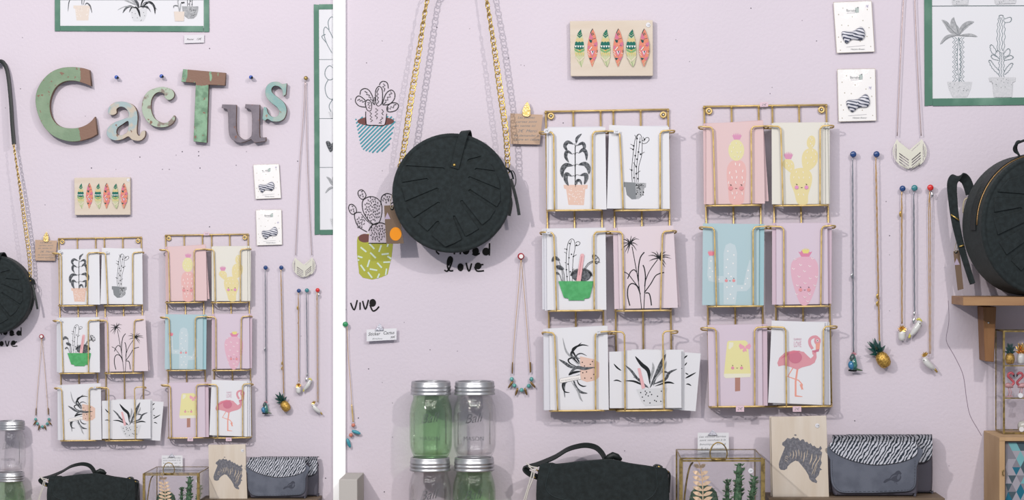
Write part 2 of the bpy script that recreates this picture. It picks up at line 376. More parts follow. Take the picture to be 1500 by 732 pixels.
# 1: potted leaf plant
o, t = card([(804.5, 187), (886.7, 186.5), (888.5, 306.6), (803, 306.6)], CD, M_paper, 'white card, leafy plant in blush speckled pot')
A = Art(t, CD+.35, Z1)
A.poly([(175, 503), (312, 503), (310, 525), (298, 527), (290, 618), (203, 616), (190, 527), (178, 524)], M_terra)
A.dot([(R.uniform(205, 292), R.uniform(512, 610)) for _ in range(40)], 2.2, M_white)
A.line([(241, 505), (241, 290)], 5, M_ink); A.line([(241, 290), (247, 262), (262, 230)], 2, M_ink)
A.line([(247, 270), (252, 240), (278, 215)], 17, M_wash, ends='leaf')
for pts, w_ in (([(232, 275), (200, 262), (183, 285), (200, 318)], 22), ([(250, 283), (282, 268), (293, 290), (280, 315)], 20), ([(225, 330), (195, 315), (188, 345), (205, 377)], 20), ([(262, 325), (285, 305), (303, 325), (305, 366)], 22),
                ([(228, 395), (190, 392), (168, 420), (170, 462)], 28), ([(260, 390), (295, 385), (316, 408), (318, 443)], 28), ([(222, 455), (192, 442), (188, 475), (203, 508)], 24), ([(268, 450), (300, 445), (303, 470), (292, 500)], 24), ([(250, 500), (252, 480), (268, 480), (278, 503)], 16)):
    A.line(pts, w_, M_wash, ends='leaf')
    A.line([(241, pts[0][1]+14), (236 if pts[0][0] < 241 else 247, pts[0][1]-4), pts[0]], 2, M_ink)
A.build('print', o)
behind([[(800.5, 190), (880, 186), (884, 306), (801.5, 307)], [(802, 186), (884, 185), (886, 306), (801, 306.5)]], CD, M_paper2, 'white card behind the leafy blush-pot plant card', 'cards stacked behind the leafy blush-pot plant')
# 2: tall cactus in grey bowl
o, t = card([(892.3, 183), (980, 186), (981.3, 305.8), (889, 305.2)], CD+1, M_paper, 'white card, tall spiny cactus in grey half-round bowl')
A = Art(t, CD+1.35, Z1)
A.poly([(515, 487), (642, 493), (640, 518), (632, 520), (625, 560), (600, 583), (560, 585), (532, 560), (524, 515), (516, 515)], M_wash2)
A.poly([(515, 487), (580, 490), (585, 584), (560, 585), (532, 560), (524, 515), (516, 515)], M_grey)
A.dot([(R.uniform(585, 632), R.uniform(498, 560)) for _ in range(30)], 3.2, M_ink)
A.line([(563, 488), (560, 420), (568, 330), (580, 245), (600, 217), (617, 240), (617, 330), (600, 400), (597, 488)], 3, M_ink)
A.line([(575, 488), (574, 400), (586, 300), (590, 235), (600, 217)], 2.5, M_ink); A.line([(585, 488), (588, 400), (600, 300), (608, 235)], 2.5, M_ink)
A.line([(617, 270), (640, 268), (658, 250), (652, 236), (638, 240), (630, 255), (617, 250)], 3, M_ink)
for x, y, dx, dy in ((590, 240, -14, -18), (632, 247, -8, -14), (571, 283, -18, -10), (568, 303, -18, -8), (610, 330, 22, -12), (585, 400, -16, -24), (586, 440, 22, -16), (560, 420, -12, -6)): A.line([(x, y), (x+dx, y+dy)], 2.5, M_ink)
A.dot([(590, 242), (606, 262), (571, 283), (568, 303), (598, 318), (610, 330), (580, 338), (590, 358), (560, 420), (585, 400), (586, 440), (573, 463), (595, 468), (632, 247)], 5, M_ink)
A.build('print', o)
behind([[(893, 185), (978.5, 184), (980, 306), (890, 306)], [(892, 187), (977, 185.5), (978, 306), (890.5, 306)]], CD+1, M_paper2, 'white card behind the tall spiny cactus card', 'cards stacked behind the tall spiny cactus')
# 3: green bowl of cacti
o, t = card([(801, 334.6), (887, 334), (888.3, 453.5), (801.5, 453.8)], CD, M_paper, 'white card, cacti in bright green bowl with pink stick')
A = Art(t, CD+.35, Z2)
A.line([(220, 440), (212, 330), (220, 215), (240, 174), (262, 180), (268, 230), (256, 300), (250, 440)], 3.5, M_ink)
A.line([(236, 440), (228, 330), (234, 230), (246, 178)], 3, M_ink); A.line([(268, 215), (290, 212), (300, 195), (285, 188), (272, 198)], 3.5, M_ink)
A.dot([(216, 237), (234, 200), (246, 268), (230, 290), (258, 282), (224, 330), (214, 365), (238, 378), (218, 408), (278, 210)], 5, M_ink)
for x, y, dx, dy in ((216, 237, -16, -4), (216, 262, -16, -8), (258, 282, 20, -12), (214, 325, -10, -6), (250, 370, 12, -12)): A.line([(x, y), (x+dx, y+dy)], 3, M_ink)
A.ell(308, 402, 62, 40, M_wash)
for k in range(30):
    a = math.pi+k*math.pi/29; A.line([(308+56*math.cos(a), 402+36*math.sin(a)), (308+70*math.cos(a), 402+48*math.sin(a))], 3.5, M_ink, False)
A.line([(325, 362), (350, 325), (385, 308)], 3, M_ink); A.line([(330, 366), (355, 332), (388, 314)], 2.5, M_ink)
A.line([(385, 305), (378, 285), (382, 270), (405, 278), (420, 300), (415, 318), (400, 325), (386, 312)], 3, M_ink)
for e in ((380, 270), (396, 275), (412, 288), (426, 318), (408, 330)): A.line([(386, 308), e], 3, M_ink)
A.line([(122, 313), (140, 290), (172, 305)], 22, M_wash, ends='leaf'); A.line([(150, 340), (170, 350), (198, 360)], 26, M_wash, ends='leaf')
A.line([(165, 305), (185, 370), (192, 438)], 2.5, M_ink); A.line([(190, 360), (200, 400), (200, 438)], 2.5, M_ink); A.line([(140, 395), (165, 385), (185, 438)], 3, M_ink)
A.line([(140, 400), (155, 385), (170, 395)], 12, M_wash, ends='leaf')
A.poly([(305, 266), (320, 264), (327, 273), (304, 440), (276, 440), (302, 274)], flat('pink_stick_ink', '#f0bcc0'))
A.line([(311, 280), (294, 400)], 4, flat('rose_letter_ink', '#c98990'), False)
A.poly([(163, 437), (383, 437), (380, 460), (362, 538), (352, 545), (328, 546), (326, 558), (228, 558), (226, 546), (198, 541), (170, 460)], M_greenpot)
A.build('print', o)
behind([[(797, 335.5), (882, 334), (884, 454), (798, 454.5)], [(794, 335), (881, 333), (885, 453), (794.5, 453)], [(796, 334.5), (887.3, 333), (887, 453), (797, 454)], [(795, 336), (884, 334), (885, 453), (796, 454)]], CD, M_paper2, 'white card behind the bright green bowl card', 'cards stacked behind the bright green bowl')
# 4: papyrus on pink
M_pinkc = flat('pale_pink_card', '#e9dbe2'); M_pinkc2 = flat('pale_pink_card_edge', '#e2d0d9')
o, t = card([(905, 332.7), (986.5, 330), (993, 450.5), (908, 452)], CD+1, M_pinkc, 'pale pink card with black palm-like papyrus stems')
A = Art(t, CD+1.35, Z2)
def fan(cx, cy, tips, w_=8):
    for ang, L_, dr in tips:
        a = math.radians(ang); ex, ey = cx+L_*math.cos(a), cy-L_*math.sin(a)
        A.line([(cx, cy), ((cx+ex)/2, (cy+ey)/2-dr), (ex, ey+dr*.4)], w_, M_ink, ends='blade')
for pts, w_ in (([(688, 612), (672, 470), (650, 340), (628, 220)], 5), ([(702, 612), (708, 500), (712, 440), (740, 370), (790, 300)], 5), ([(672, 480), (640, 440), (605, 395), (575, 378)], 5), ([(680, 520), (660, 470), (628, 452), (604, 475), (600, 530), (614, 592)], 7), ([(668, 440), (668, 360), (680, 290), (705, 255)], 7),
                ([(708, 470), (712, 410), (706, 360), (697, 336)], 7), ([(705, 510), (745, 455), (780, 400), (830, 382)], 6), ([(712, 512), (735, 515), (745, 550), (750, 590)], 7), ([(655, 380), (640, 365), (618, 380), (600, 422)], 6)): A.line(pts, w_, M_ink)
fan(615, 200, [(80, 52, 4), (50, 58, 8), (28, 66, 12), (150, 60, 8), (125, 44, 6), (180, 55, 4), (215, 70, 6), (255, 66, 0), (240, 62, 4), (-45, 60, 8), (-10, 50, 8)])
fan(798, 292, [(70, 52, 4), (45, 62, 6), (15, 74, 10), (110, 50, 4), (140, 66, 8), (165, 72, 8), (195, 66, 4), (-40, 58, 8), (-55, 70, 2), (0, 78, 8)])
A.build('print', o)
behind([[(898, 334), (984, 331), (989.5, 450.5), (900, 452.5)], [(900.5, 333.5), (985, 330.5), (994.5, 447), (902, 452)], [(903, 333), (986, 331), (997, 449), (904.5, 452)]], CD+1, M_pinkc2, 'pale pink card behind the papyrus card', 'cards stacked behind the papyrus card')
# 5: sideways spider plant
o, t = card([(804.5, 481), (890, 477.2), (891.8, 600), (806, 600.3)], CD, M_paper, 'white card, spiky plant in blush pot printed sideways')
A = Art(t, CD+.35, Z3)
A.poly([(283, 332), (368, 350), (398, 370), (398, 455), (376, 475), (325, 486), (284, 470)], M_terra)
A.dot([(297, 368), (357, 363), (310, 390), (330, 405), (350, 462), (312, 462), (322, 425), (300, 430), (370, 400), (345, 380), (365, 440)], 4, M_ink)
for pts, w_, m_ in (([(285, 380), (255, 330), (240, 290), (290, 265), (335, 270)], 12, M_ink), ([(285, 400), (230, 395), (190, 370), (157, 350)], 18, M_wash), ([(280, 390), (235, 340), (200, 300), (180, 222)], 12, M_wash2), ([(285, 370), (262, 330), (290, 315), (325, 330)], 8, M_wash),
                 ([(280, 380), (235, 330), (240, 300), (292, 250)], 14, M_ink), ([(280, 400), (225, 375), (215, 350), (250, 340), (280, 360)], 9, M_ink), ([(215, 440), (260, 400), (310, 405), (368, 398)], 20, M_wash), ([(280, 440), (220, 470), (190, 500), (193, 578)], 14, M_wash),
                 ([(215, 470), (180, 495), (190, 540), (222, 548)], 9, M_ink), ([(240, 460), (262, 520), (290, 545), (328, 553)], 16, M_wash), ([(230, 480), (270, 540), (285, 580), (300, 602)], 11, M_wash2), ([(262, 460), (275, 495), (300, 510), (322, 508)], 8, M_ink), ([(290, 420), (240, 430), (215, 445)], 14, M_ink), ([(285, 345), (240, 335), (235, 310)], 10, M_wash)):
    A.line(pts, w_, m_, ends='leaf')
A.poly([(168, 463), (285, 443), (288, 468), (175, 490), (163, 487), (161, 470)], M_white); A.line([(168, 463), (285, 443), (288, 468), (175, 490), (163, 487), (161, 472), (168, 463)], 1.6, M_grey, False)
a_ = A.build('print', o); text('lettering', t, 'MY FAVORITE PLANT', 780+172*.2458, 440+482*.2458, 1.9, M_grey, o, CD+.9, rot=.15, width=26)
behind([[(796, 482), (884, 478), (888, 600.3), (797, 600.5)], [(799, 481), (886, 476.5), (890, 600), (800, 600.5)], [(795.7, 481.5), (889.5, 476.7), (891, 600), (796, 600.5)]], CD, M_paper2, 'white card behind the sideways spiky plant card', 'cards stacked behind the sideways spiky plant')
# 6: agave landscape cards
def agave(A, dx=0):
    for pts, w_, m_ in (([(700, 520), (740, 440), (770, 370), (795, 318)], 26, M_wash), ([(715, 500), (790, 470), (815, 430), (862, 408)], 17, M_wash), ([(700, 500), (690, 420), (650, 380), (612, 332)], 24, M_ink), ([(690, 515), (630, 470), (590, 420), (553, 385)], 15, M_wash),
                     ([(695, 522), (640, 495), (600, 480), (553, 478)], 12, M_ink), ([(690, 520), (650, 490), (630, 465), (600, 456)], 12, M_wash), ([(700, 480), (712, 440), (720, 400), (715, 368)], 16, M_wash2), ([(730, 510), (790, 490), (820, 488), (845, 495)], 12, M_ink), ([(720, 510), (750, 430), (790, 425), (812, 432)], 12, M_wash), ([(720, 480), (770, 420), (790, 390), (798, 360)], 14, M_wash2)):
        A.line([(x+dx, y) for x, y in pts], w_, m_, ends='leaf')
    A.poly([(618+dx, 528), (805+dx, 520), (790+dx, 570), (768+dx, 622), (672+dx, 627), (650+dx, 600)], flat('grey_pot_ink', '#dfe0e4'))
    A.dot([(645+dx, 548), (672+dx, 540), (680+dx, 550), (675+dx, 560), (690+dx, 568), (700+dx, 545), (768+dx, 540), (665+dx, 597), (728+dx, 595), (738+dx, 600), (765+dx, 600), (745+dx, 570), (710+dx, 560), (655+dx, 575), (700+dx, 610)], 4.2, M_ink)
    A.poly([(626+dx, 404), (642+dx, 402), (672+dx, 520), (652+dx, 527)], flat('pink_stick_ink', '#f0bcc0'))
o, t = card([(914.5, 513), (998, 512), (998, 597), (915, 598.5)], CD+1, M_paper, 'white landscape card, dark agave in speckled grey pot')
A = Art(t, CD+1.35, Z3); agave(A); A.build('print', o)
def frag(o, t, d, L):
    A = Art(t, d+.35, Z3)
    for pts, w_ in L: A.line(pts, w_, M_ink, ends='leaf')
    A.build('print', o)
o, t = card([(892.4, 515), (975, 512.5), (976, 597.5), (893, 597.5)], CD-2, M_paper, 'white landscape card half hidden left of the agave card')
frag(o, t, CD-2, [([(530, 418), (505, 400), (484, 376)], 10), ([(532, 485), (505, 475), (482, 478)], 8)])
o, t = card([(925, 511.5), (1001.5, 512), (1000, 597.5), (925, 598)], CD-4.5, M_paper, 'white landscape card just showing right of the agave card')
frag(o, t, CD-4.5, [([(878, 412), (886, 405), (893, 405)], 6)])
o, t = card([(943, 511), (1026.5, 517.5), (1019, 602), (937, 596)], CD-7.5, M_paper, 'white card fanned out rightmost beyond the wire rack edge')
frag(o, t, CD-7.5, [([(905, 345), (912, 335), (924, 327)], 9), ([(906, 388), (914, 378), (921, 368)], 7), ([(911, 463), (935, 450), (975, 428)], 10), ([(911, 430), (920, 437), (930, 440)], 7), ([(915, 498), (930, 498), (947, 508)], 8)])
# 7: pink cactus man
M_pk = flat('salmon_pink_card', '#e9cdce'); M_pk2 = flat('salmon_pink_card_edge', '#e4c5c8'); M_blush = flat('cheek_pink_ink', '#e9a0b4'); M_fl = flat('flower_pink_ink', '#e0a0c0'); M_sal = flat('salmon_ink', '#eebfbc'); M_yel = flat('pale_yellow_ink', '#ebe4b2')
def face(A, x1, x2, y, r, m=M_blush):
    A.ell(x1, y, r, r*.95, m); A.ell(x2, y, r, r*.95, m)
    for x in (x1+r*.1, x2+r*.1): A.dot([(x, y-r*1.45)], max(2.6, r*.26), M_ink); A.line([(x-r*.5, y-r*1.75), (x-r*.1, y-r*1.6)], 1.8, M_ink)
    c = (x1+x2)/2; A.line([(c-5, y-1), (c, y+2.5), (c+5, y-1)], 2.2, M_ink)
def flower(A, cx, cy, w_, h, m, n=6):
    pts = []
    for k in range(n): a = -w_/2+w_*k/(n-1); pts += [(cx+a*1.05, cy-h*(1-.35*abs(2*a/w_)**2)), (cx+a*1.05+w_/(n-1)*.45, cy-h*.55)]
    A.poly([(cx-w_*.3, cy)]+pts[:-1]+[(cx+w_*.3, cy)], m)
def seeds(A, pts, m, L_=12, w_=3, slant=0):
    for i, (x, y) in enumerate(pts): s = slant+(3 if i % 2 else -3); A.line([(x, y-L_/2), (x+s, y+L_/2)], w_, m, False)
o, t = card([(1034.5, 181), (1117.8, 177), (1120.5, 298), (1034.5, 299)], CD, M_pk, 'salmon pink card, smiling pink cactus with yellow top')
A = Art(t, CD+.35, Z4)
A.poly([(232, 608), (218, 530), (210, 450), (215, 400), (240, 368), (290, 366), (315, 395), (320, 450), (312, 530), (300, 608)], M_sal, True)
A.ell(264, 308, 45, 60, M_yel); flower(A, 268, 248, 54, 40, M_fl)
seeds(A, [(228, 435), (258, 385), (284, 390), (262, 428), (302, 425), (238, 462), (268, 460), (296, 462), (222, 490), (260, 490), (308, 488), (240, 550), (268, 548), (296, 552), (256, 575)], M_white, 14, 4)
seeds(A, [(232, 275), (262, 268), (290, 280), (236, 315), (250, 292), (268, 320), (290, 318), (255, 345), (278, 345)], M_white, 9, 3)
face(A, 233, 293, 522, 12, flat('deep_blush_ink', '#eba0a4')); A.build('print', o)
behind([[(1030, 181), (1112, 177), (1116, 298.5), (1031, 299)], [(1042, 181), (1117.8, 175.7), (1126, 294.5), (1045, 297)], [(1032, 180.5), (1115, 178), (1118, 298.5), (1032.5, 299)], [(1031, 182), (1114, 179), (1117, 298.5), (1032, 299)]], CD, M_pk2, 'salmon pink card behind the yellow-topped cactus card', 'cards stacked behind the yellow-topped cactus')
# 8: cream prickly pear
M_cr = flat('cream_card', '#ece9e0'); M_pear = flat('pear_yellow_ink', '#eddfab')
o, t = card([(1130.3, 180.5), (1208, 179.5), (1208.5, 298.6), (1130.7, 299)], CD, M_cr, 'cream card, smiling yellow prickly pear with flower')
A = Art(t, CD+.35, Z4)
A.poly([(612, 610), (590, 545), (570, 490), (570, 440), (600, 412), (655, 410), (688, 440), (690, 490), (670, 560), (664, 610)], M_pear, True)
A.poly([(640, 405), (634, 350), (650, 310), (690, 296), (722, 320), (722, 370), (700, 405), (665, 425)], M_pear, True)
A.ell(686, 262, 24, 37, M_pear, .15); A.poly([(530, 400), (528, 372), (548, 357), (580, 368), (592, 400), (580, 438)], M_pear, True); flower(A, 558, 358, 52, 44, M_fl, 7)
seeds(A, [(590, 460), (616, 462), (645, 462), (676, 462), (604, 430), (640, 432), (616, 558), (642, 558), (668, 380), (656, 350), (688, 350), (710, 330), (666, 318), (694, 310), (705, 370), (682, 270), (692, 250), (680, 240), (694, 282), (548, 380), (562, 395), (576, 385), (575, 415)], M_white, 10, 3)
face(A, 605, 660, 517, 11, flat('lilac_blush_ink', '#e9a0cc')); A.build('print', o)
behind([[(1133, 179.5), (1212, 179), (1214, 298.6), (1134, 299)], [(1134, 180), (1215.3, 179.2), (1215.5, 298.6), (1135, 299)]], CD, M_cr, 'cream card behind the yellow prickly pear card', 'cards stacked behind the yellow prickly pear')
# 9: teal cactus
M_teal = flat('pale_teal_card', '#bad3da'); M_teal2 = flat('pale_teal_ink', '#cddde3')
o, t = card([(1029.7, 327), (1112, 328), (1111.5, 447), (1028.6, 446.6)], CD, M_teal, 'pale teal card with faint smiling three-armed cactus')
A = Art(t, CD+.35, Z5)
A.poly([(215, 583), (215, 260), (228, 210), (256, 196), (288, 210), (300, 260), (298, 460), (340, 462), (362, 360), (380, 300), (388, 310), (388, 470), (360, 500), (300, 502), (290, 583)], M_teal2)
A.poly([(215, 405), (160, 405), (153, 290), (135, 275), (118, 290), (112, 400), (120, 435), (160, 445), (215, 447)], M_teal2)
A.dot([(242, 248), (280, 272), (240, 300), (275, 325), (232, 350), (245, 390), (262, 408), (236, 475), (270, 470), (258, 520), (240, 548), (278, 545), (330, 480), (352, 455), (365, 420), (370, 370), (135, 310), (128, 355), (145, 375), (130, 410), (185, 425)], 4.5, M_white)
flower(A, 138, 277, 46, 38, flat('coral_pink_ink', '#f091a2')); face(A, 232, 279, 434, 10, flat('deep_blush_ink', '#eba0a4')); A.build('print', o)
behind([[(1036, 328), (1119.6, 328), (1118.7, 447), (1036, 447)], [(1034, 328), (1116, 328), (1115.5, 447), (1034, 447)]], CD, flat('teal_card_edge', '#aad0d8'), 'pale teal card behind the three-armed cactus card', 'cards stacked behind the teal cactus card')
# 10: pink pear cactus on lilac
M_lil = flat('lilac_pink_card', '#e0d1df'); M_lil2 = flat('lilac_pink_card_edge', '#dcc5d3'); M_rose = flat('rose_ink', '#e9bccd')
o, t = card([(1137, 326.6), (1212, 326.4), (1213, 445), (1137.5, 446)], CD+1, M_lil, 'lilac card, smiling rose-pink pear-shaped cactus')
A = Art(t, CD+1.35, Z5)
A.poly([(700, 580), (660, 480), (640, 390), (645, 320), (690, 287), (765, 285), (805, 320), (812, 390), (795, 480), (750, 580)], M_rose, True)
flower(A, 730, 283, 84, 50, flat('deep_rose_ink', '#e292b0'), 4); flower(A, 733, 262, 50, 35, flat('soft_yellow_ink', '#ece08c'), 7)
for x, y in ((700, 335), (758, 343), (725, 375), (690, 408), (655, 360), (760, 420), (800, 410), (728, 450), (775, 295), (680, 465), (790, 465), (675, 520), (757, 520), (727, 538), (745, 565), (665, 300)): A.line([(x-7, y-6), (x, y+4), (x+9, y-2)], 3.5, M_white, False)
face(A, 700, 752, 492, 11, flat('deep_blush_ink', '#eba0a4')); A.build('print', o)
behind([[(1131, 327), (1210, 326), (1211, 446), (1131, 446)], [(1134, 326.4), (1218.5, 326.3), (1217.8, 444.5), (1134, 446)], [(1132.5, 326.6), (1215, 326), (1214, 445.5), (1133, 446)]], CD+1, M_lil2, 'lilac-pink card behind the pear-shaped cactus card', 'cards stacked behind the pear-shaped cactus')
# 11: ice lolly
o, t = card([(1036.6, 476), (1116, 474.6), (1117, 594), (1038.5, 594.6)], CD, M_lil, 'lilac card, smiling yellow ice lolly with bow')
A = Art(t, CD+.35, Z6)
A.poly([(271, 458), (302, 458), (302, 538), (271, 541)], flat('lolly_stick_ink', '#b98c80'))
A.poly([(232, 240), (330, 237), (346, 248), (366, 440), (360, 455), (215, 462), (204, 450), (224, 250)], flat('lolly_yellow_ink', '#f0e9ae'))
A.poly([(206, 436), (366, 434), (362, 455), (215, 462), (204, 450)], flat('lolly_cream_ink', '#f2efda')); A.poly([(236, 248), (262, 250), (260, 272), (240, 290), (232, 285)], flat('lolly_cream_ink', '#f2efda'))
bw = flat('bow_pink_ink', '#f2afc2'); A.poly([(328, 272), (300, 255), (294, 270), (302, 290), (326, 284)], bw); A.poly([(332, 272), (358, 254), (366, 270), (358, 290), (334, 284)], bw); A.poly([(326, 280), (336, 280), (342, 305), (332, 300), (322, 308), (315, 298)], bw)
face(A, 257, 310, 401, 9.5); A.build('print', o)
behind([[(1040, 475.5), (1123.7, 474.4), (1124.5, 593.8), (1041, 594)], [(1041, 476), (1120, 475), (1121, 594), (1042, 594)]], CD, M_lil2, 'lilac card behind the yellow ice lolly card', 'cards stacked behind the ice lolly card')
# 12: flamingo
o, t = card([(1130.5, 469.2), (1208, 472), (1208, 593), (1125.2, 589.5)], CD, M_paper, 'white card, pink flamingo under small LOVE lettering')
A = Art(t, CD+.35, Z6); M_fp = flat('flamingo_pink_ink', '#e5a3ae'); M_fd = flat('flamingo_rose_ink', '#d58398'); M_fo = flat('flamingo_peach_ink', '#f2ab9c')
A.line([(645, 395), (632, 480), (632, 570)], 11, M_fo, False, ends=None); A.line([(620, 395), (585, 452), (650, 475), (672, 500), (668, 530)], 7, M_fo, False); A.poly([(628, 562), (672, 570), (672, 574), (628, 572)], M_fo); A.poly([(655, 500), (668, 495), (679, 532), (664, 522)], M_fo)
A.poly([(523, 372), (535, 340), (570, 308), (620, 296), (680, 305), (705, 330), (722, 345), (738, 330), (735, 300), (754, 298), (757, 340), (745, 370), (720, 385), (670, 398), (640, 412), (600, 395), (560, 385), (530, 392)], M_fp)
A.line([(743, 320), (740, 305), (742, 300)], 20, M_fp)
A.line([(733, 288), (718, 262), (716, 235), (732, 219), (756, 217), (770, 235)], 17, M_fp)
A.ell(762, 240, 20, 24, M_fp); A.poly([(752, 255), (778, 250), (774, 290), (762, 300), (752, 290)], M_fo); A.poly([(728, 300), (772, 288), (770, 302), (745, 310)], M_fd)
A.ell(762, 238, 7, 7, M_white); A.ell(762, 238, 3.5, 3.5, M_ink)
A.ell(630, 338, 40, 36, M_fd); A.line([(545, 345), (600, 312), (660, 300)], 12, flat('flamingo_mid_ink', '#e2869a'), ends='leaf')
A.build('print', o); text('lettering', t, 'LOVE', 1010+621*.246, 440+276*.246, 8.5, M_rose, o, CD+.9, width=10.5); text('lettering', t, 'FLAMINGO', 1010+621*.246, 440+236*.246, 3.2, M_rose, o, CD+.9, width=11)
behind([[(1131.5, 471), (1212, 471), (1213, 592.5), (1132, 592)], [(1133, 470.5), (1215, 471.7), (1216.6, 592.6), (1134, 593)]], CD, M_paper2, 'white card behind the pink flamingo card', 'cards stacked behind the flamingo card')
# price stickers on the racks
def sticker(x, y, w_, h, s, label, m, d, rot=0, shape='rect'):
    t = T(x, y, d)
    if shape == 'round': pts = [(x+w_/2*math.cos(a), y+h/2*math.sin(a)) for a in [k*math.pi/8 for k in range(16)]]
    else: pts = [(x-w_/2, y-h/2), (x+w_/2, y-h/2-rot), (x+w_/2, y+h/2-rot), (x-w_/2, y+h/2)]
    o = plate('price_sticker', t, [pts], d-.2, d+.2, m, None, .05, False)
    thing(o, t, label, 'sticker', dup=True)
    if s: text('writing', t, s, x-w_*.34, y+h*.22, h*.48, M_grey, o, d+.3, width=w_*.66, shear=.25)
M_lab = flat('pink_price_label', '#edd0dc')
sticker(1119.3, 153.2, 12, 6.5, '2€', 'small pink price label on the pastel rack\'s top rail', M_lab, 7.6, .4)
sticker(1084, 598.5, 12, 8.5, '2€', 'pink price label under the ice lolly pocket', M_lab, FR+2.2)
sticker(1167.5, 598.8, 12.5, 8, '2€', 'pink price label under the flamingo pocket', M_lab, FR+2.2)
sticker(801, 191.5, 9, 7, '2€', 'tiny white label on plant rack wire, top left', M_paper, FR+2.4, shape='round')
sticker(903, 192.8, 8, 5, '2€', 'tiny white label on plant rack wire, top middle', M_paper, FR+2.4)
sticker(803, 340.7, 7, 5, '2€', 'tiny white label on wire of the green bowl pocket', M_paper, FR+2.4, shape='round')
sticker(876.5, 486, 6, 5, '2€', 'tiny white label on wire above the sideways plant', M_paper, FR+2.4)
# ---------------------------------------------------------------- round suede bags
def leaf_outline():
    return [(345, 150), (440, 155), (500, 188), (434, 205), (428, 213), (436, 219), (520, 205), (552, 230), (572, 264), (474, 251), (466, 258), (474, 265), (577, 278), (594, 315), (599, 359), (441, 294), (432, 300), (438, 308), (601, 374), (600, 420), (583, 452), (443, 361), (434, 367), (440, 378), (573, 470), (545, 515), (506, 546),
            (404, 418), (393, 420), (394, 432), (488, 566), (450, 590), (420, 605), (366, 498), (356, 498), (357, 512), (400, 620), (360, 642), (315, 659), (243, 598), (286, 537), (280, 526), (268, 529), (222, 578), (174, 533), (284, 440), (288, 430), (278, 426), (150, 508), (115, 455), (278, 367), (281, 358), (272, 353), (107, 422), (89, 350), (222, 318), (228, 309), (219, 303), (90, 324), (94, 265), (306, 264), (314, 256), (306, 249), (108, 236), (160, 185), (250, 155)]
def bag_body(root, t, Rr, D0, D1):
    u = t.u; k = Rr/85
    bm = BM(); lathe(bm, [(.00001, D0*u), ((Rr-9)*u, D0*u), ((Rr-3)*u, (D0+2)*u), ((Rr-1)*u, (D0+6)*u), ((Rr-1.5)*u, (D1-11)*u), ((Rr-.3)*u, (D1-8)*u), (Rr*u, (D1-5)*u), ((Rr-1)*u, (D1-2.3)*u), ((Rr-3)*u, (D1-1)*u), ((Rr-5.2)*u, (D1-1.4)*u), ((Rr-6.5)*u, (D1-2.5)*u), ((Rr-8)*u, (D1-1.2)*u), ((Rr-14)*u, (D1)*u), (.00001, (D1+.6)*u)], 72, 'y')
    obj('body', bm, M_suede, root, True)
    pts = [Vector(((x-348)*.2732*k*u, 0, -(y-380)*.2732*k*u)) for x, y in leaf_outline()]
    cu = bpy.data.curves.new('c', 'CURVE'); cu.dimensions = '2D'; cu.fill_mode = 'BOTH'; cu.extrude = .0007; cu.bevel_depth = .0006; cu.bevel_resolution = 1; cu.offset = -.0006
    sp = cu.splines.new('POLY'); sp.points.add(len(pts)-1); sp.use_cyclic_u = True
    for i, a in enumerate(pts): sp.points[i].co = (a.x, a.z, 0, 1)
    me = curve_mesh(cu)
    for v in me.vertices: x, y, z = v.co; v.co = (x, -z-(D1+1.4)*u, y)
    link('leaf_applique', me, M_suede, root)
    bm = BM(); s_ = [Vector(((x-348)*.2732*k*u, -(D1+2.9)*u, -(y-380)*.2732*k*u)) for x, y in cr([Vector((356, 265)), Vector((345, 350)), Vector((333, 450)), Vector((318, 560)), Vector((315, 640))], 6)]
    for i in range(0, len(s_)-1, 1): tube(bm, [s_[i], s_[i]*.45+s_[i+1]*.55], .0004, 4)
    tag(obj('stitching', bm, M_strap, root), kind='stuff')
    return k
def chain(root, path, step=8.6, m=M_goldb):
    pts = cr(path, 12); d = [0]
    for a, b in zip(pts, pts[1:]): d.append(d[-1]+(b-a).length)
    bm = BM(); L_, W_ = step*.74*PX, 3.9*PX
    tube(bm, [Vector((math.cos(a)*W_*(1-.12*math.sin(a)**2), .35*PX*math.sin(2*a), math.sin(a)*L_)) for a in [k*math.pi/9 for k in range(18)]], 0.95*PX, 6, True)
    proto = obj('chain_link', bm, m, root, True); i = 0; s = 0; n = 0; first = True
    while s < d[-1]:
        while d[i+1] < s: i += 1
        f = (s-d[i])/(d[i+1]-d[i]); p = pts[i].lerp(pts[i+1], f); tg = (pts[i+1]-pts[i]).normalized()
        o = proto if first else proto.copy()
        if not first: COL.objects.link(o); o.parent = root
        first = False
        z = tg; y = Vector((0, -1, 0)); y = (y-z*y.dot(z)).normalized(); x = y.cross(z)
        Mx = Matrix((x, y, z)).transposed().to_4x4() @ Matrix.Rotation(math.radians(24)+.5*math.sin(n*.16+1)+(.3 if n % 2 else 0), 4, 'Z')
        o.matrix_basis = Matrix.Translation(p) @ Mx; s += step*PX; n += 1
def hang_tag(root, t, quad, d, hole, sticker_c, sr, ties):
    o = plate('price_tag', t, [quad], d-.5, d+.5, mat('kraft_brown_tag', '#75604f', .8), root, .05, False)
    A = Art(t, d+.6); A.dot([hole], 2.6, M_ink); tr = flat('lilac_tag_print', '#b9aabf')
    x0, y0 = quad[0]; A.poly([(x0+5, y0+10), (x0+9.5, y0+19.5), (x0+.8, y0+20)], tr)
    A.build('print', o)
    if sticker_c:
        x, y = sticker_c; q = plate('round_sticker', t, [[(x+sr*math.cos(a), y+sr*1.15*math.sin(a)) for a in [k*math.pi/10 for k in range(20)]]], d+.7, d+1, flat('orange_sticker', '#f39a2e'), o, .03, False)
    bm = BM(); tube(bm, cr([t.p(*p) for p in ties], 5), .6*PX, 5); obj('string', bm, flat('beige_string', '#b5a996'), root, True)
t = T(665, 284, 0); root = empty('round_handbag'); D0, D1 = 6, 58
k0 = 1-D1*PX/DIST; t2 = t
rb = empty('tmp'); bpy.data.objects.remove(rb)
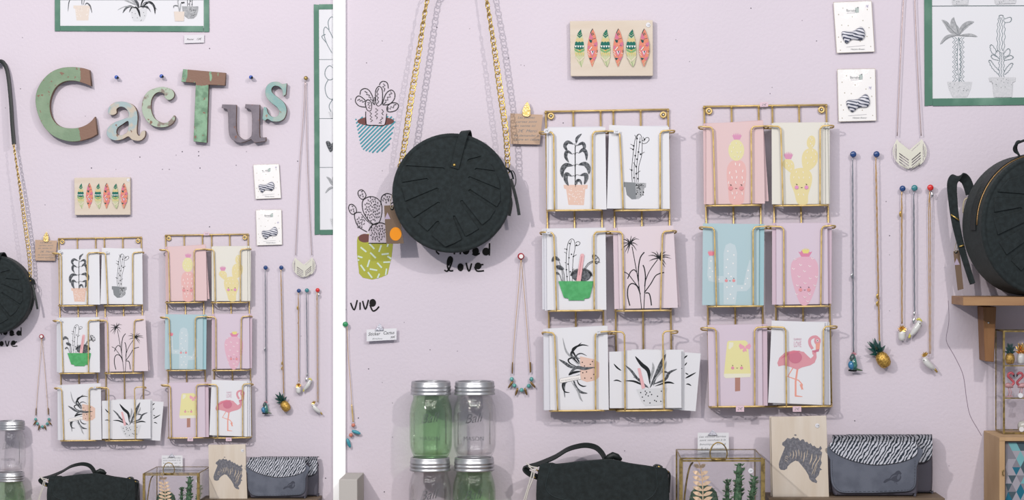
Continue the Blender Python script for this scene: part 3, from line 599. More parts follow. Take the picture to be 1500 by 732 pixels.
bag_body(root, t, 86.2, D0, D1)
def on(x, y, d): return t.p(x, y, d)                # traced points on the bag
bm = BM(); sweep(bm, cr([on(686, 204, 22), on(684.5, 195, 34), on(683, 192, 46), on(680.5, 194, 58), on(677, 203, 61.5), on(672, 222, 62), on(667.5, 240, 62), on(665.8, 246, 62)], 5), (1, 0, .1), 12.5*PX, 2.2*PX); obj('closing_tab', bm, M_suede, root)
bm = BM(); lathe(bm, [(.00001, 0), (2.2*PX, 0), (2.2*PX, .8*PX), (1.2*PX, 2*PX), (.00001, 2.3*PX)], 14, 'y', on(665.5, 241.5, 63)); obj('rivet', bm, M_goldb, root, True)
for pts in ([on(585, 246, 30), on(581, 255, 32), on(580, 276, 30)], [on(742, 246, 30), on(749, 252, 30), on(752, 262, 30)]):
    bm = BM(); sweep(bm, cr(pts, 4), (0, 1, 0), 12*PX, 2.5*PX); obj('side_tab', bm, M_suede, root)
bm = BM(); sweep(bm, cr([on(748, 262, 34), on(752, 275, 36), on(757, 295, 38), on(760.5, 315, 38)], 4), (1, 0, 0), 4.5*PX, 2*PX); obj('zip_pull', bm, M_strap, root)
bm = BM(); sweep(bm, cr([on(748, 290, 30), on(749, 300, 32), on(746, 316, 34)], 4), (1, 0, 0), 4*PX, 2*PX); obj('zip_end_tab', bm, M_strap, root)
bm = BM(); tube(bm, cr([on(745, 253, 34), on(751, 250, 34), on(755, 258, 34), on(755.5, 268, 35), on(752, 276, 36)], 4), .7*PX, 6); obj('pull_ring', bm, M_strap, root, True)
for x, y in ((585, 243), (744, 250)):
    bm = BM(); c = on(x, y, 32); tube(bm, [c+Vector((math.cos(a)*2*PX, math.sin(a)*3*PX, math.sin(a)*3.6*PX)) for a in [k*math.pi/7 for k in range(14)]], .8*PX, 6, True); obj('ring', bm, M_goldb, root, True)
chain(root, [on(648, -42, 26), on(638, 0-20, 28), on(626, 0, 30), on(613, 80, 32), on(603, 140, 33), on(592, 215, 33), on(587, 240, 32)])
chain(root, [on(706, -42, 26), on(709.5, -22, 28), on(713, 0, 30), on(722.5, 60, 32), on(735, 150, 33), on(741.5, 200, 33), on(744, 247, 32)])
bm = BM(); sweep(bm, cr([on(649, -45, 26), on(645, -80, 24), on(650, -150, 20), on(662, -205, 16), on(672, -222, 15), on(683, -218, 16), on(692, -195, 18), on(699, -140, 22), on(703, -85, 24), on(707, -43, 26)], 6), (0, 1, .2), 9*PX, 7*PX)
obj('shoulder_strap', bm, M_strap, root)
hang_tag(root, t, [(562.5, 301), (583.5, 300), (591.5, 356.5), (565.8, 357)], 44, (574.5, 305.5), (579.5, 342.5), 8.6, [(578, 262, 34), (580, 280, 44), (577, 296, 46), (574.5, 305.5, 47), (572, 298, 46), (576, 280, 44)])
thing(root, t, 'round dark suede handbag with leaf applique hanging on gold chain', 'handbag', dup=True)
t = T(672, -222, 0); bm = BM(); tube(bm, [t.p(672, -216, 0), t.p(672, -217, 22), t.p(672, -226, 25)], 1.6*PX, 8); o = obj('wall_hook', bm, M_silver, None, True); thing(o, t, 'small metal hook above the round handbag', 'hook', dup=True)
# bag on the shelf
t = T(1517, 330, 50); root = empty('round_handbag'); k = bag_body(root, t, 104, -38, 30); u = t.u
def lo(x, y, d): return t.m(x, y, d)
bm = BM(); pts = [lo(103.3*math.cos(a), 103.3*math.sin(a), 12) for a in [math.radians(100+k*4) for k in range(21)]]; tube(bm, pts, 1.0*PX, 5); obj('zip_teeth', bm, mat('brass_zip', '#a8865a', .4, .7), root, True)
bm = BM(); sweep(bm, [lo(104.6*math.cos(a), 104.6*math.sin(a), 2) for a in [math.radians(92+k*4) for k in range(24)]], (0, 1, 0), 16*PX, 1*PX); obj('zip_band', bm, M_strap, root)
bm = BM(); sweep(bm, cr([lo(-22, 102, -8), lo(-30, 112, -4), lo(-32, 119, 4), lo(-24, 124, 12), lo(-8, 128, 18), lo(14, 124, 26), lo(18, 100, 33), lo(14, 60, 34)], 6), (.5, .8, 0), 24*PX, 2.4*PX); obj('closing_tab', bm, M_suede, root)
hw = root; hwt = t
thing(root, t, 'large round dark suede bag standing on the wooden wall shelf', 'handbag'); root.rotation_euler.z = math.radians(19)
t = T(1408, 330, 40); st = empty('shoulder_strap')
o_ = lambda x, y, d: t.p(x, y, d)
bm = BM(); sweep(bm, cr([o_(1422, 284, 30), o_(1417, 268, 32), o_(1412, 261, 34), o_(1405, 258.5, 38), o_(1397.5, 262, 42), o_(1394.5, 272, 44), o_(1396, 295, 44), o_(1399, 320, 44), o_(1404, 345, 46), o_(1412, 375, 48), o_(1420, 400, 50), o_(1425.5, 415, 52)], 6), (1, .15, .15), [15*PX]*31+[(15-8*(i/35))*PX for i in range(1, 37)], 2.4*PX)
obj('strap_band', bm, M_suede, st)
bm = BM(); tube(bm, [o_(1393, 314, 47), o_(1405, 322.5, 49)], 1.1*PX, 8); obj('buckle', bm, M_goldb, st, True)
bm = BM(); tube(bm, [o_(1405, 361, 50), o_(1412, 359, 50)], 1.1*PX, 8); obj('buckle_pin', bm, M_goldb, st, True)
bm = BM(); tube(bm, cr([o_(1411, 312, 46), o_(1411, 302, 48), o_(1413, 293, 49), o_(1418, 290, 49), o_(1420, 295, 49), o_(1416, 302, 48), o_(1412, 309, 47)], 4), 1.3*PX, 6); obj('beige_cord', bm, flat('beige_cord', '#b9ad97'), st, True)
bm = BM(); sweep(bm, cr([o_(1405, 345, 45), o_(1410, 372, 47), o_(1418, 398, 49), o_(1424, 416, 50)], 5), (1, .1, .1), 7*PX, 2.2*PX); obj('strap_end', bm, M_suede, st)
hang_tag(st, t, [(1396.5, 368), (1405.5, 366), (1411.5, 423), (1403, 425)], 40, (1400.5, 369), None, 4, [(1403, 345, 44), (1403.5, 357, 42), (1400.5, 369, 42), (1398.5, 364, 42), (1402, 352, 43)])
MI = (Matrix.Translation(hwt.loc) @ Matrix.Rotation(math.radians(19), 4, 'Z')).inverted() @ Matrix.Translation(t.loc)
for ch in list(st.children): ch.parent = hw; ch.matrix_basis = MI
bpy.data.objects.remove(st)
# ---------------------------------------------------------------- shelf, bracket, crate, glass tower
t = T(1480, 446, 0); root = empty('wall_shelf')
def slab(name, x0, x1, y0, y1, d0, d1, m, parent, tt, ref=None, bev=.6):   # box whose FRONT face is traced at depth d1
    bm = BM(); a = tt.p(x0, y0, d1); b = tt.p(x1, y1, d1); box3(bm, (min(a.x, b.x), a.y, min(a.z, b.z)), (max(a.x, b.x), a.y+(d1-d0)*PX, max(a.z, b.z))); bevel(bm, bev*PX, 1); return obj(name, bm, m, parent)
slab('board', 1411, 1700, 435, 447.5, 2, 104, M_pine, root, t)
bm = BM(); hexa(bm, [t.p(1440, 449, 50), t.p(1459.5, 449, 50), t.p(1456, 530, 50), t.p(1443, 529, 50)], [t.p(1440, 449, 50)+Vector((0, 48*PX, 0)), t.p(1459.5, 449, 50)+Vector((0, 48*PX, 0)), t.p(1456, 530, 50)+Vector((0, 48*PX, 0)), t.p(1443, 529, 50)+Vector((0, 48*PX, 0))]); bevel(bm, .8*PX, 1)
br = obj('bracket', bm, M_pinev, root)
bm = BM(); lathe(bm, [(.00001, 0), (1.6*PX, 0), (1.2*PX, .8*PX), (.00001, PX)], 10, 'y', t.p(1448, 472.5, 50)); obj('screw_head', bm, M_silver, br, True)
thing(root, t, 'brown wooden wall shelf under the large round bag', 'shelf')
t = T(1520, 760, 0); root = empty('wooden_crate')
slab('side_board', 1464, 1472.3, 641, 900, 4, 128, M_crate, root, t); slab('top_board', 1464, 1640, 640.5, 646, 4, 128.5, M_crate, root, t)
slab('back_board', 1472.6, 1640, 646.5, 900, 4, 8, M_crate, root, t)
p_ = slab('patterned_panel', 1472.6, 1636, 646.5, 900, 118, 122, flat('grey_panel_print', '#8e8a8e'), root, t)
A = Art(t, 122); tri = [flat('panel_tri_%d' % i, c) for i, c in enumerate(('#2d6f86', '#a9a4ad', '#7db3b8', '#6d5a55', '#8a8790', '#4f5f68'))]
S1, Hh = 12.2, 12
for r in range(8):
    for c in range(14):
        x = 1470.5+c*S1/2+(0 if r % 2 else 0); y = 648+r*Hh
        up = (c+r) % 2 == 0; q = [(x, y+Hh), (x+S1, y+Hh), (x+S1/2, y)] if up else [(x, y), (x+S1, y), (x+S1/2, y+Hh)]
        q = [(max(px, 1472.8), py) for px, py in q]
        A.poly(q, tri[R.choice((0, 1, 1, 2, 3, 4, 4, 5, 5))]); A.k = 0
A.build('triangle_print', p_)
bm = BM(); tube(bm, [t.p(1471, 688, 130), t.p(1468.8, 689, 130), t.p(1468.8, 695, 130), t.p(1471, 696, 130)], .7*PX, 6); obj('catch', bm, M_oldbrass, root, True)
thing(root, t, 'light wooden crate with teal and grey triangle panel', 'crate')
ztop = P(1500, 640.5, 128.5).z                     # crate top
t = T(1500, 633, 60); root = empty('glass_showcase')
xa, xb, yf, yb_ = t.p(1470.5, 0, 75).x, t.p(1600, 0, 75).x, t.p(0, 0, 75).y, t.p(0, 0, 12).y
z0 = ztop-t.loc.z+.0012; z1 = t.p(0, 485, 75).z
def bar(p, q, r=1.7, m=M_oldbrass):
    bm = BM(); tube(bm, [p, q], r*PX, 4); return obj('frame_bar', bm, m, root)
for x, y in ((xa, yf), (xa, yb_), (xb, yf), (xb, yb_)): bar((x, y, z0), (x, y, z1), 2.0 if y == yf else 1)
for z in (z0+.001, z1):
    bar((xa, yf, z), (xb, yf, z)); bar((xa, yb_, z), (xb, yb_, z), 1); bar((xa, yf, z), (xa, yb_, z), 1.2)
zs = [t.p(0, 535.5, 75).z, t.p(0, 583, 75).z]
for z in zs:
    bar((xa, yf, z), (xb, yf, z), 1.2); bm = BM(); box3(bm, (xa, yf, z-.0008), (xb, yb_, z+.0006)); obj('glass_shelf', bm, M_pane, root)
for nm, a_, b_ in (('front_pane', (xa, yf, z0), (xb, yf+.0008, z1)), ('side_pane', (xa, yf, z0), (xa+.0008, yb_, z1)), ('top_pane', (xa, yf, z1), (xb, yb_, z1+.0008))):
    bm = BM(); box3(bm, a_, b_); obj(nm, bm, M_pane, root)
thing(root, t, 'brass-framed glass showcase standing on the light crate', 'showcase')
wz = [z+t.loc.z+.0007 for z in zs]+[z0+t.loc.z+.0012]
M_pgold = mat('gold_pineapple', '#c9a352', .35, .6, col2='#8a6a30', nscale=420, thr=(.4, .6), bump=.6, bscale=900, g=1.0)
M_pgreen = mat('dark_green_enamel', '#1f4a45', .3, coat=.5); M_porc = mat('white_enamel', '#e4e4e2', .2, coat=.6); M_dgold = mat('crown_gold', '#dcae5c', .25, 1, g=1.0)
def lleaf(bm, base, dirv, L_, w_, droop=0, n=4):    # solid tapered leaf
    base = Vector(base); dirv = Vector(dirv).normalized(); pts = [base+dirv*L_*k/n+Vector((0, 0, -droop*(k/n)**2)) for k in range(n+1)]
    W = dirv.cross(Vector((0, -1, .2))); W = W.normalized() if W.length > .01 else Vector((1, 0, 0))
    sweep(bm, pts, W, [w_*v for v in (.6, 1, .85, .5, .08)][:n+1], w_*.28)
def pineapple(name, t, base, h, body_m, leaf_m, ax=Vector((0, 0, 1)), r=None, crown=.9):
    root = empty(name); r = r or h*.42; q = Vector((0, 0, 1)).rotation_difference(ax).to_matrix()
    bm = BM(); lathe(bm, [(.00001, 0), (r*.55, h*.02), (r*.85, h*.15), (r, h*.42), (r*.92, h*.7), (r*.6, h*.93), (.00001, h)], 18)
    for v in bm.verts: v.co = q @ v.co+base
    obj('body', bm, body_m, root, True)
    bm = BM(); rr = random.Random(3)
    for lv, (n, el, L_) in enumerate(((7, .35, .62), (6, .8, .72), (4, 1.2, .8))):
        for k in range(n):
            a = k*2*math.pi/n+lv*.5; dv = Vector((math.cos(a)*math.cos(el), math.sin(a)*math.cos(el), math.sin(el)))
            lleaf(bm, q @ Vector((0, 0, h*(.93+.1*lv)))+base, q @ dv, h*L_*crown, h*.24)
    tag(obj('leaf_crown', bm, leaf_m, root), kind='stuff'); return root
t = T(1479.5, 533, 45); r_ = pineapple('pineapple_ornament', t, Vector((0, 0, 0)), 17*PX, M_pgold, M_pgreen); thing(r_, t, 'gold pineapple ornament with green leaves on showcase top shelf', 'ornament'); r_.location.z = wz[0]
t = T(1495.5, 533, 45); r_ = pineapple('pineapple_ornament', t, Vector((0, 0, 0)), 17*PX, M_porc, M_dgold, r=6.3*PX); thing(r_, t, 'white pineapple ornament with gold crown on showcase top shelf', 'ornament'); r_.location.z = wz[0]
for i, (x, s) in enumerate(((1478, 1), (1497, -1))):
    t = T(x, 580, 45); root = empty('flamingo_ornament'); M_fp3 = mat('pink_red_enamel', '#dd5c66', .3, coat=.5); u = PX
    bm = BM(); tube(bm, cr([Vector((-6*s*u, 0, 14*u)), Vector((-2*s*u, 0, 16*u)), Vector((3*s*u, 0, 15*u)), Vector((6*s*u, 0, 13*u))], 4), [1*u, 2*u, 3*u, 3.8*u, 4*u, 4*u, 3.8*u, 3.5*u, 3*u, 2.6*u, 2*u, 1.5*u, .8*u], 8); obj('body', bm, mat('pale_pink_enamel', '#d9a3a6', .3, coat=.5), root, True)
    bm = BM(); tube(bm, cr([Vector((4*s*u, 0, 16*u)), Vector((7*s*u, 0, 20*u)), Vector((3*s*u, 0, 25*u)), Vector((-1*s*u, 0, 29*u)), Vector((0*s*u, 0, 33*u)), Vector((4*s*u, 0, 34*u)), Vector((6.5*s*u, 0, 31.5*u))], 4), 1.9*u, 8); obj('neck', bm, M_fp3, root, True)
    bm = BM(); tube(bm, [Vector((6.5*s*u, 0, 32*u)), Vector((7.6*s*u, 0, 28*u))], [1.7*u, .4*u], 7); obj('beak', bm, M_ink, root, True)
    for q in (-1, 2):
        bm = BM(); tube(bm, [Vector((q*s*u, 0, 12*u)), Vector(((q+1.5)*s*u, 0, 6*u)), Vector((q*s*u, 0, 0))], .7*u, 6); obj('leg', bm, mat('pale_pink_enamel'), root, True)
    bm = BM(); box3(bm, (-5*u, -4*u, 0), (5*u, 4*u, 1*u)); obj('base', bm, mat('pale_pink_enamel'), root)
    thing(root, t, ('left' if s > 0 else 'right')+' flamingo of the neck-crossing pair in the glass showcase', 'ornament', 'pair of flamingo ornaments'); root.location.z = wz[1]
t = T(1499, 628, 45); bm = BM(); lathe(bm, [(.00001, 0), (5*PX, 0), (8*PX, 4*PX), (8.6*PX, 9*PX), (7*PX, 13*PX), (5*PX, 15*PX), (4.6*PX, 14.4*PX), (.00001, 4*PX)], 24)
o = obj('ornament_bowl', bm, mat('pearl_glaze', '#dcdad0', .15, coat=.8), None, True); thing(o, t, 'small pearly round ornament on the showcase floor', 'ornament'); o.location.z = wz[2]
for x, y, s_ in ((1495, 579, 'white round price sticker on the showcase middle shelf edge'), (1496.5, 628.5, 'white round price sticker low on the showcase glass')):
    t = T(x, y, 76.6); o = plate('price_sticker', t, [[(x+3.7*math.cos(a), y+3.7*math.sin(a)) for a in [k*math.pi/8 for k in range(16)]]], 76.4, 76.9, M_paper, None, .03, False); thing(o, t, s_, 'sticker')
# ---------------------------------------------------------------- wall stickers
M_teals = flat('teal_vinyl', '#4f9fae'); M_brownv = flat('brown_vinyl', '#7a5350'); M_black = flat('black_vinyl', '#262626'); M_olive = flat('olive_vinyl', '#b4b650')
t = T(549, 222, 0); A = Art(t, .3, (506, 110, 130/732))
import itertools
def clipline(a, b, poly):                           # keep the part of a segment inside a convex outline
    t0, t1 = 0, 1; n = len(poly); dx, dy = b[0]-a[0], b[1]-a[1]
    for i in range(n):
        x0, y0 = poly[i]; x1, y1 = poly[(i+1) % n]; ex, ey = x1-x0, y1-y0; nx, ny = -ey, ex
        num = (a[0]-x0)*nx+(a[1]-y0)*ny; den = dx*nx+dy*ny
        if abs(den) < 1e-9:
            if num < 0: return None
            continue
        q = -num/den
        if den > 0: t0 = max(t0, q)
        else: t1 = min(t1, q)
    return None if t0 >= t1 else ((a[0]+dx*t0, a[1]+dy*t0), (a[0]+dx*t1, a[1]+dy*t1))
pot = [(82, 365), (130, 345), (200, 340), (380, 338), (413, 372), (392, 460), (358, 590), (310, 628), (230, 642), (150, 620), (125, 580)]
for k in range(-20, 40):
    c = k*34+10; s_ = clipline((c, 0), (c-760, 760), pot)
    if s_: A.line(s_, 11, M_teals, False)
A.ell(250, 380, 152, 38, M_brownv); A.poly([(168, 300), (176, 408), (250, 413), (322, 410), (342, 318), (335, 250), (180, 250)], flat('sticker_pink_ground', '#dccfda'))
def loop(pts, w_=6): A.line(pts, w_, M_black, closed=True)
A.line([(168, 300), (168, 360), (176, 408), (250, 413), (322, 410), (340, 318)], 7, M_black)
A.line([(120, 160), (128, 125), (160, 110), (195, 125), (225, 180), (240, 245)], 6, M_black)
loop([(82, 215), (92, 180), (120, 173), (165, 210), (162, 235), (165, 262), (110, 252)]); loop([(165, 245), (170, 212), (190, 203), (212, 225), (216, 270), (205, 295), (180, 288)]); loop([(248, 190), (250, 125), (275, 92), (300, 112), (306, 170), (300, 230), (272, 255), (252, 235)])
A.line([(280, 82), (290, 60), (315, 50), (345, 65), (354, 110)], 6, M_black); loop([(308, 240), (318, 190), (340, 145), (378, 122), (405, 145), (405, 190), (375, 230), (330, 245)]); loop([(342, 275), (352, 248), (385, 228), (425, 232), (438, 258), (415, 290), (370, 303), (345, 295)])
def zz(pts): A.line(pts, 5.5, M_black, False)
zz([(158, 132), (180, 145), (172, 158), (200, 165), (192, 180), (212, 185), (205, 200), (225, 205), (222, 225), (236, 240)]); zz([(98, 208), (118, 196), (118, 215), (138, 205), (140, 222), (160, 215)]); zz([(180, 225), (200, 225), (185, 245), (205, 250), (190, 268), (206, 275)])
zz([(275, 108), (258, 140), (270, 155), (256, 170), (272, 185), (260, 200), (274, 215), (262, 235)]); zz([(240, 180), (246, 215)]); zz([(312, 70), (328, 85), (305, 95), (325, 110), (318, 135)]); zz([(370, 135), (385, 150), (360, 158), (372, 180), (345, 180), (350, 205), (325, 205), (335, 218), (315, 240)]); zz([(350, 290), (350, 265), (370, 280), (375, 258), (395, 270), (400, 245), (420, 240)])
zz([(200, 305), (216, 318), (202, 335), (218, 345), (204, 362), (224, 372), (208, 385)]); zz([(248, 275), (268, 288), (246, 305), (266, 318), (244, 335), (264, 348), (256, 362)]); zz([(300, 282), (314, 300), (300, 315), (312, 328)]); zz([(296, 345), (310, 352), (285, 372), (300, 382), (275, 395), (298, 398)])
o = empty('wall_sticker'); A.build('vinyl_print', o); thing(o, t, 'cactus wall sticker with teal striped pot', 'sticker')
t = T(545, 400, 0); A = Art(t, .3, (506, 265, 155/732))
A.poly([(80, 410), (85, 385), (140, 366), (180, 365), (330, 425), (320, 520), (292, 645), (250, 665), (185, 682), (120, 668), (95, 640), (80, 500)], M_olive)
A.ell(135, 395, 46, 30, M_brownv); A.poly([(160, 430), (165, 345), (190, 305), (240, 288), (290, 310), (300, 430)], flat('sticker_pink_ground', '#dccfda'))
for a, b in (((165, 432), (200, 470)), ((105, 458), (145, 490)), ((85, 520), (118, 530)), ((172, 495), (210, 533)), ((248, 443), (232, 490)), ((250, 508), (300, 502)), ((167, 545), (152, 595)), ((105, 580), (135, 622)), ((220, 565), (252, 600)), ((168, 608), (220, 618)), ((262, 562), (310, 560)), ((155, 630), (185, 670)), ((285, 605), (278, 650)), ((235, 640), (222, 672)), ((290, 520), (318, 538)), ((295, 435), (290, 455)), ((84, 548), (96, 545))): A.line([a, b], 11, flat('pale_mint_vinyl', '#d7e6d4'), False)
loop = lambda p, w_=5: A.line(p, w_, M_black, closed=True)
loop([(88, 95), (90, 70), (110, 60), (130, 72), (142, 100), (125, 125), (105, 120)]); loop([(22, 190), (28, 165), (50, 162), (72, 185), (75, 215), (55, 230), (35, 220)])
loop([(116, 165), (125, 130), (165, 108), (210, 115), (245, 150), (252, 210), (235, 280), (200, 300), (155, 265), (125, 215)]); A.line([(62, 220), (65, 260), (90, 315), (150, 352)], 5, M_black); A.line([(62, 222), (85, 216), (110, 217)], 5, M_black); A.line([(110, 225), (150, 275), (190, 302)], 4, M_black)
A.line([(160, 345), (185, 305), (240, 288), (290, 305)], 6, M_black); A.line([(245, 165), (250, 110), (285, 86), (325, 100), (330, 140), (310, 160)], 5, M_black)
for cx, cy, rx, ry in ((112, 92, 18, 24), (48, 195, 18, 24), (185, 200, 55, 85), (105, 285, 30, 45), (225, 360, 55, 60), (287, 125, 30, 30)):
    n = max(4, int(rx*ry/90))
    for k in range(n):
        a = k*2.4; q = math.sqrt((k+.5)/n); x, y = cx+rx*q*math.cos(a), cy+ry*q*math.sin(a); an = R.uniform(-.6, .6)+(math.pi/2 if k % 2 else 0)
        A.line([(x-6*math.cos(an), y-6*math.sin(an)-4), (x, y+4), (x+6*math.cos(an+.8), y-7)], 4, M_black, False); A.k -= 1
A.line([(160, 430), (290, 430)], 5, M_black)
o = empty('wall_sticker'); A.build('vinyl_print', o); thing(o, t, 'cactus wall sticker with olive green confetti-print pot', 'sticker')
t = T(683, 398, 0); o = empty('wall_sticker'); A = Art(t, .3, (500, 220, 300/732))
def st(pts, w_=5.5): A.line(pts, w_, M_black)
st([(345, 352), (340, 362), (350, 372)]); st([(405, 345), (404, 372)]); st([(404, 355), (415, 345), (425, 355), (425, 372)]); A.ell(445, 360, 12, 13, M_black); st([(432, 360), (458, 358)]); A.ell(480, 360, 12, 13, M_black); st([(468, 370), (480, 375), (495, 368)]); A.ell(517, 362, 13, 14, M_black); st([(530, 332), (529, 376)])
st([(368, 428), (378, 432), (388, 418), (397, 390), (388, 381), (380, 395), (380, 418), (388, 430), (400, 430)]); A.poly([(383, 385), (392, 380), (396, 392), (386, 412), (379, 412)], M_black); A.ell(426, 418, 11, 14, M_black); st([(446, 402), (456, 432), (466, 404)]); A.ell(489, 413, 12, 12, M_black); st([(477, 415), (485, 431), (510, 430)]); st([(478, 411), (508, 408)])
A.build('lettering', o); thing(o, t, 'black wall lettering reading I need love', 'lettering', dup=True)
t = T(535, 455, 0); o = empty('wall_sticker'); A = Art(t, .3, (500, 220, 300/732))
A.ell(15.5, 569, 2.5, 2.5, M_black); st([(33, 545), (46, 570), (57, 535)]); st([(67, 543), (67, 570)]); st([(76, 538), (86, 568), (97, 534)]); A.ell(112, 545, 12, 14, M_black); st([(102, 552), (112, 573), (124, 570), (135, 558)])
A.build('lettering', o); thing(o, t, 'black wall lettering ending in vive', 'lettering')
# ---------------------------------------------------------------- paper signs and clips
M_kraft = mat('kraft_note_paper', '#cdb09a', .85, spec=.1); M_glit = mat('gold_glitter', '#e3c070', .3, .7, col2='#fff0c0', nscale=700, thr=(.5, .62), bump=.8, bscale=1500, g=1.0); M_sglit = mat('silver_glitter', '#a3a3ae', .4, .5, col2='#dcdce4', nscale=700, thr=(.5, .65), bump=.6, bscale=1500, g=1.0)
def note(name, quad, d, m, label, lines, clip=None, clipm=None, cliplabel=None, dup=False):
    t = T(sum(p[0] for p in quad)/4, quad[2][1], d); o = board(name, t, quad, d-.4, d+.4, m); thing(o, t, label, 'paper sign', dup=dup)
    for s, x, y, h, w_, rot in lines: text('handwriting', t, s, x, y, h, M_grey if dup or m is M_paper and h < 3 else M_ink, o, d+.6, rot=rot, shear=.35, width=w_)
    if clip:
        t2 = T(clip[0][0], clip[0][1], d); c = plate('wall_clip', t2, [clip], d+.9, d+3, clipm, None, .3, False); thing(c, t2, cliplabel, 'clip', dup=dup)
note('paper_sign', [(747.5, 166), (795.2, 168), (790.5, 211.5), (747.5, 210.8)], 7, M_kraft, 'brown kraft note about the small cards', [('Les petites', 758, 173.5, 3.4, 25, 0), ('cartes sont', 755, 179.5, 3.2, 31, 0), ('en vente ici', 753, 185.5, 3.2, 31, 0), ('2€  Merci', 758, 193.5, 4.2, 29, 0), ('de demander à', 752, 199.8, 3.2, 36, 0), ('votre en caisse', 752.5, 205.5, 3.2, 37, 0)],
     [(772.5, 148.5), (769, 153), (765.5, 161), (765, 167), (768, 170.5), (774, 170.8), (777, 168), (777, 160), (775, 152.5)], M_glit, 'gold glitter leaf clip holding the kraft note', True)
note('paper_sign', [(537, 482.5), (581, 480.5), (580.8, 497.3), (537, 499.8)], 8, M_paper, 'small white sign reading Sticker Cactus', [('Sticker', 539, 491.5, 5, 18, .05), ('Cactus', 561, 489.8, 5, 16, .05), ('Emilou', 545, 497, 2.2, 15, .03), ('30€', 571.5, 495.3, 3, 7.5, .1)],
     [(556.2, 473), (562, 483.5), (549, 483.8)], M_sglit, 'silver glitter triangle clip on the Sticker Cactus sign')
note('paper_sign', [(1022, 633.5), (1067.5, 633.5), (1067.8, 662.3), (1022, 662.3)], 12, M_paper, 'white handwritten card clipped above the glass case', [('Les vitrines carrées', 1024, 640.8, 2.9, 39, .02), ('sont vendues à la', 1024.5, 645.8, 2.9, 38, .02), ('boutique  au   à', 1024.5, 651.8, 2.9, 38, .02), ('5  La  Rousseau', 1026, 657.8, 2.9, 36, .01)],
     [(1044.5, 628.8), (1050.8, 637.3), (1037, 637)], M_sglit, 'silver glitter triangle clip on the white handwritten card', True)
# ---------------------------------------------------------------- feather plaque
t = T(895, 111.5, 0); o = board('feather_plaque', t, [(834.8, 30.8), (956.3, 29.5), (956.5, 111), (836, 111.6)], 3, 12, M_wood, None, .8)
thing(o, t, 'pale wooden plaque printed with six colourful feathers', 'wall plaque', dup=True)
A = Art(t, 12, (820, 20, 160/1171))
G1, G2, G3, G4 = flat('deep_green_print', '#2f7468'), flat('leaf_green_print', '#86b277'), flat('sand_yellow_print', '#dfcb95'), flat('pale_green_print', '#cfd2ab'); O1, O2, O3, N1_ = flat('orange_print', '#e9937b'), flat('rose_print', '#d9809a'), flat('coral_print', '#f0a08e'), flat('navy_green_print', '#2e5a5c')
for k in range(3):
    X = k*277; Q = lambda L: [(x+X, y) for x, y in L]
    A.poly(Q([(228, 165), (198, 200), (185, 235), (172, 290), (157, 350), (157, 410), (175, 480), (205, 540), (232, 572), (250, 530), (265, 460), (266, 390), (258, 310), (243, 240), (232, 200)]), G4)
    A.poly(Q([(228, 165), (198, 200), (184, 232), (212, 262), (242, 235), (232, 195)]), G1); A.line(Q([(192, 222), (213, 240), (236, 218)]), 5, G4, False); A.line(Q([(202, 203), (215, 215), (232, 200)]), 5, G2, False)
    A.poly(Q([(178, 265), (250, 265), (254, 300), (168, 300)]), G3); A.poly(Q([(165, 305), (180, 298), (195, 308), (210, 298), (225, 308), (240, 298), (256, 306), (262, 370), (235, 382), (210, 390), (185, 382), (156, 368)]), G1)
    for q in range(4): A.poly(Q([(160+q*26, 342), (182+q*26, 342), (172+q*26, 366)]), M_white)
    A.poly(Q([(157, 372), (210, 405), (266, 372), (264, 395), (212, 425), (160, 395)]), G2); A.poly(Q([(188, 378), (213, 390), (240, 378), (213, 402)]), flat('amber_print', '#e9b94f'))
    for q in range(5): A.poly(Q([(165+q*20, 415), (180+q*20, 420), (175+q*20, 460)]), flat('light_amber_print', '#e6cf84'))
    A.poly(Q([(165, 455), (212, 500), (262, 455), (262, 470), (212, 520), (168, 470)]), M_wood if False else flat('cream_print', '#e9dcc6')); A.line(Q([(212, 500), (226, 545), (232, 572)]), 3.5, G2)
    A.poly(Q([(352, 158), (325, 205), (312, 260), (298, 330), (294, 400), (305, 450), (325, 510), (348, 572), (368, 520), (395, 455), (404, 400), (404, 320), (385, 240), (368, 190)]), O1)
    A.poly(Q([(325, 205), (312, 262), (335, 278), (360, 262), (345, 235)]), O2); A.line(Q([(352, 162), (332, 200), (346, 232), (362, 222), (350, 205)]), 9, N1_, False); A.poly(Q([(312, 275), (350, 285), (340, 315), (322, 305)]), N1_)
    A.line(Q([(345, 275), (388, 262)]), 5, N1_, False); A.poly(Q([(360, 320), (402, 300), (404, 340), (375, 360)]), O2); A.poly(Q([(300, 345), (325, 340), (318, 380), (298, 375)]), O2); A.line(Q([(318, 390), (345, 355)]), 9, M_white, False); A.line(Q([(320, 395), (350, 358)]), 3, N1_, False)
    A.poly(Q([(340, 310), (372, 330), (350, 345)]), O3); A.line(Q([(366, 345), (376, 335), (388, 345)]), 4, N1_, False); A.poly(Q([(318, 395), (380, 395), (348, 468)]), O2); A.poly(Q([(332, 400), (368, 400), (348, 440)]), M_white); A.poly(Q([(345, 400), (362, 400), (350, 430)]), N1_)
    A.line(Q([(390, 395), (408, 390), (395, 412), (408, 408)]), 4, N1_, False); A.poly(Q([(313, 470), (350, 478), (325, 500)]), N1_); A.poly(Q([(352, 475), (395, 458), (370, 505)]), O2)
    A.line(Q([(300, 400), (318, 425)]), 4, M_white, False); A.line(Q([(300, 425), (322, 450)]), 4, M_white, False); A.line(Q([(378, 420), (398, 430)]), 4, M_white, False); A.line(Q([(345, 540), (368, 505)]), 5, G4, False)
A.build('feather_print', o)
t2 = T(949, 36.5, 12.5); s_ = plate('price_sticker', t2, [[(949.4+3.4*math.cos(a), 36.4+3.4*math.sin(a)) for a in [k*math.pi/8 for k in range(16)]]], 12.5, 13, M_paper, None, .03, False); text('writing', t2, '18', 947.6, 37.8, 2.4, M_grey, s_, 13.1, width=3.4, shear=.2)
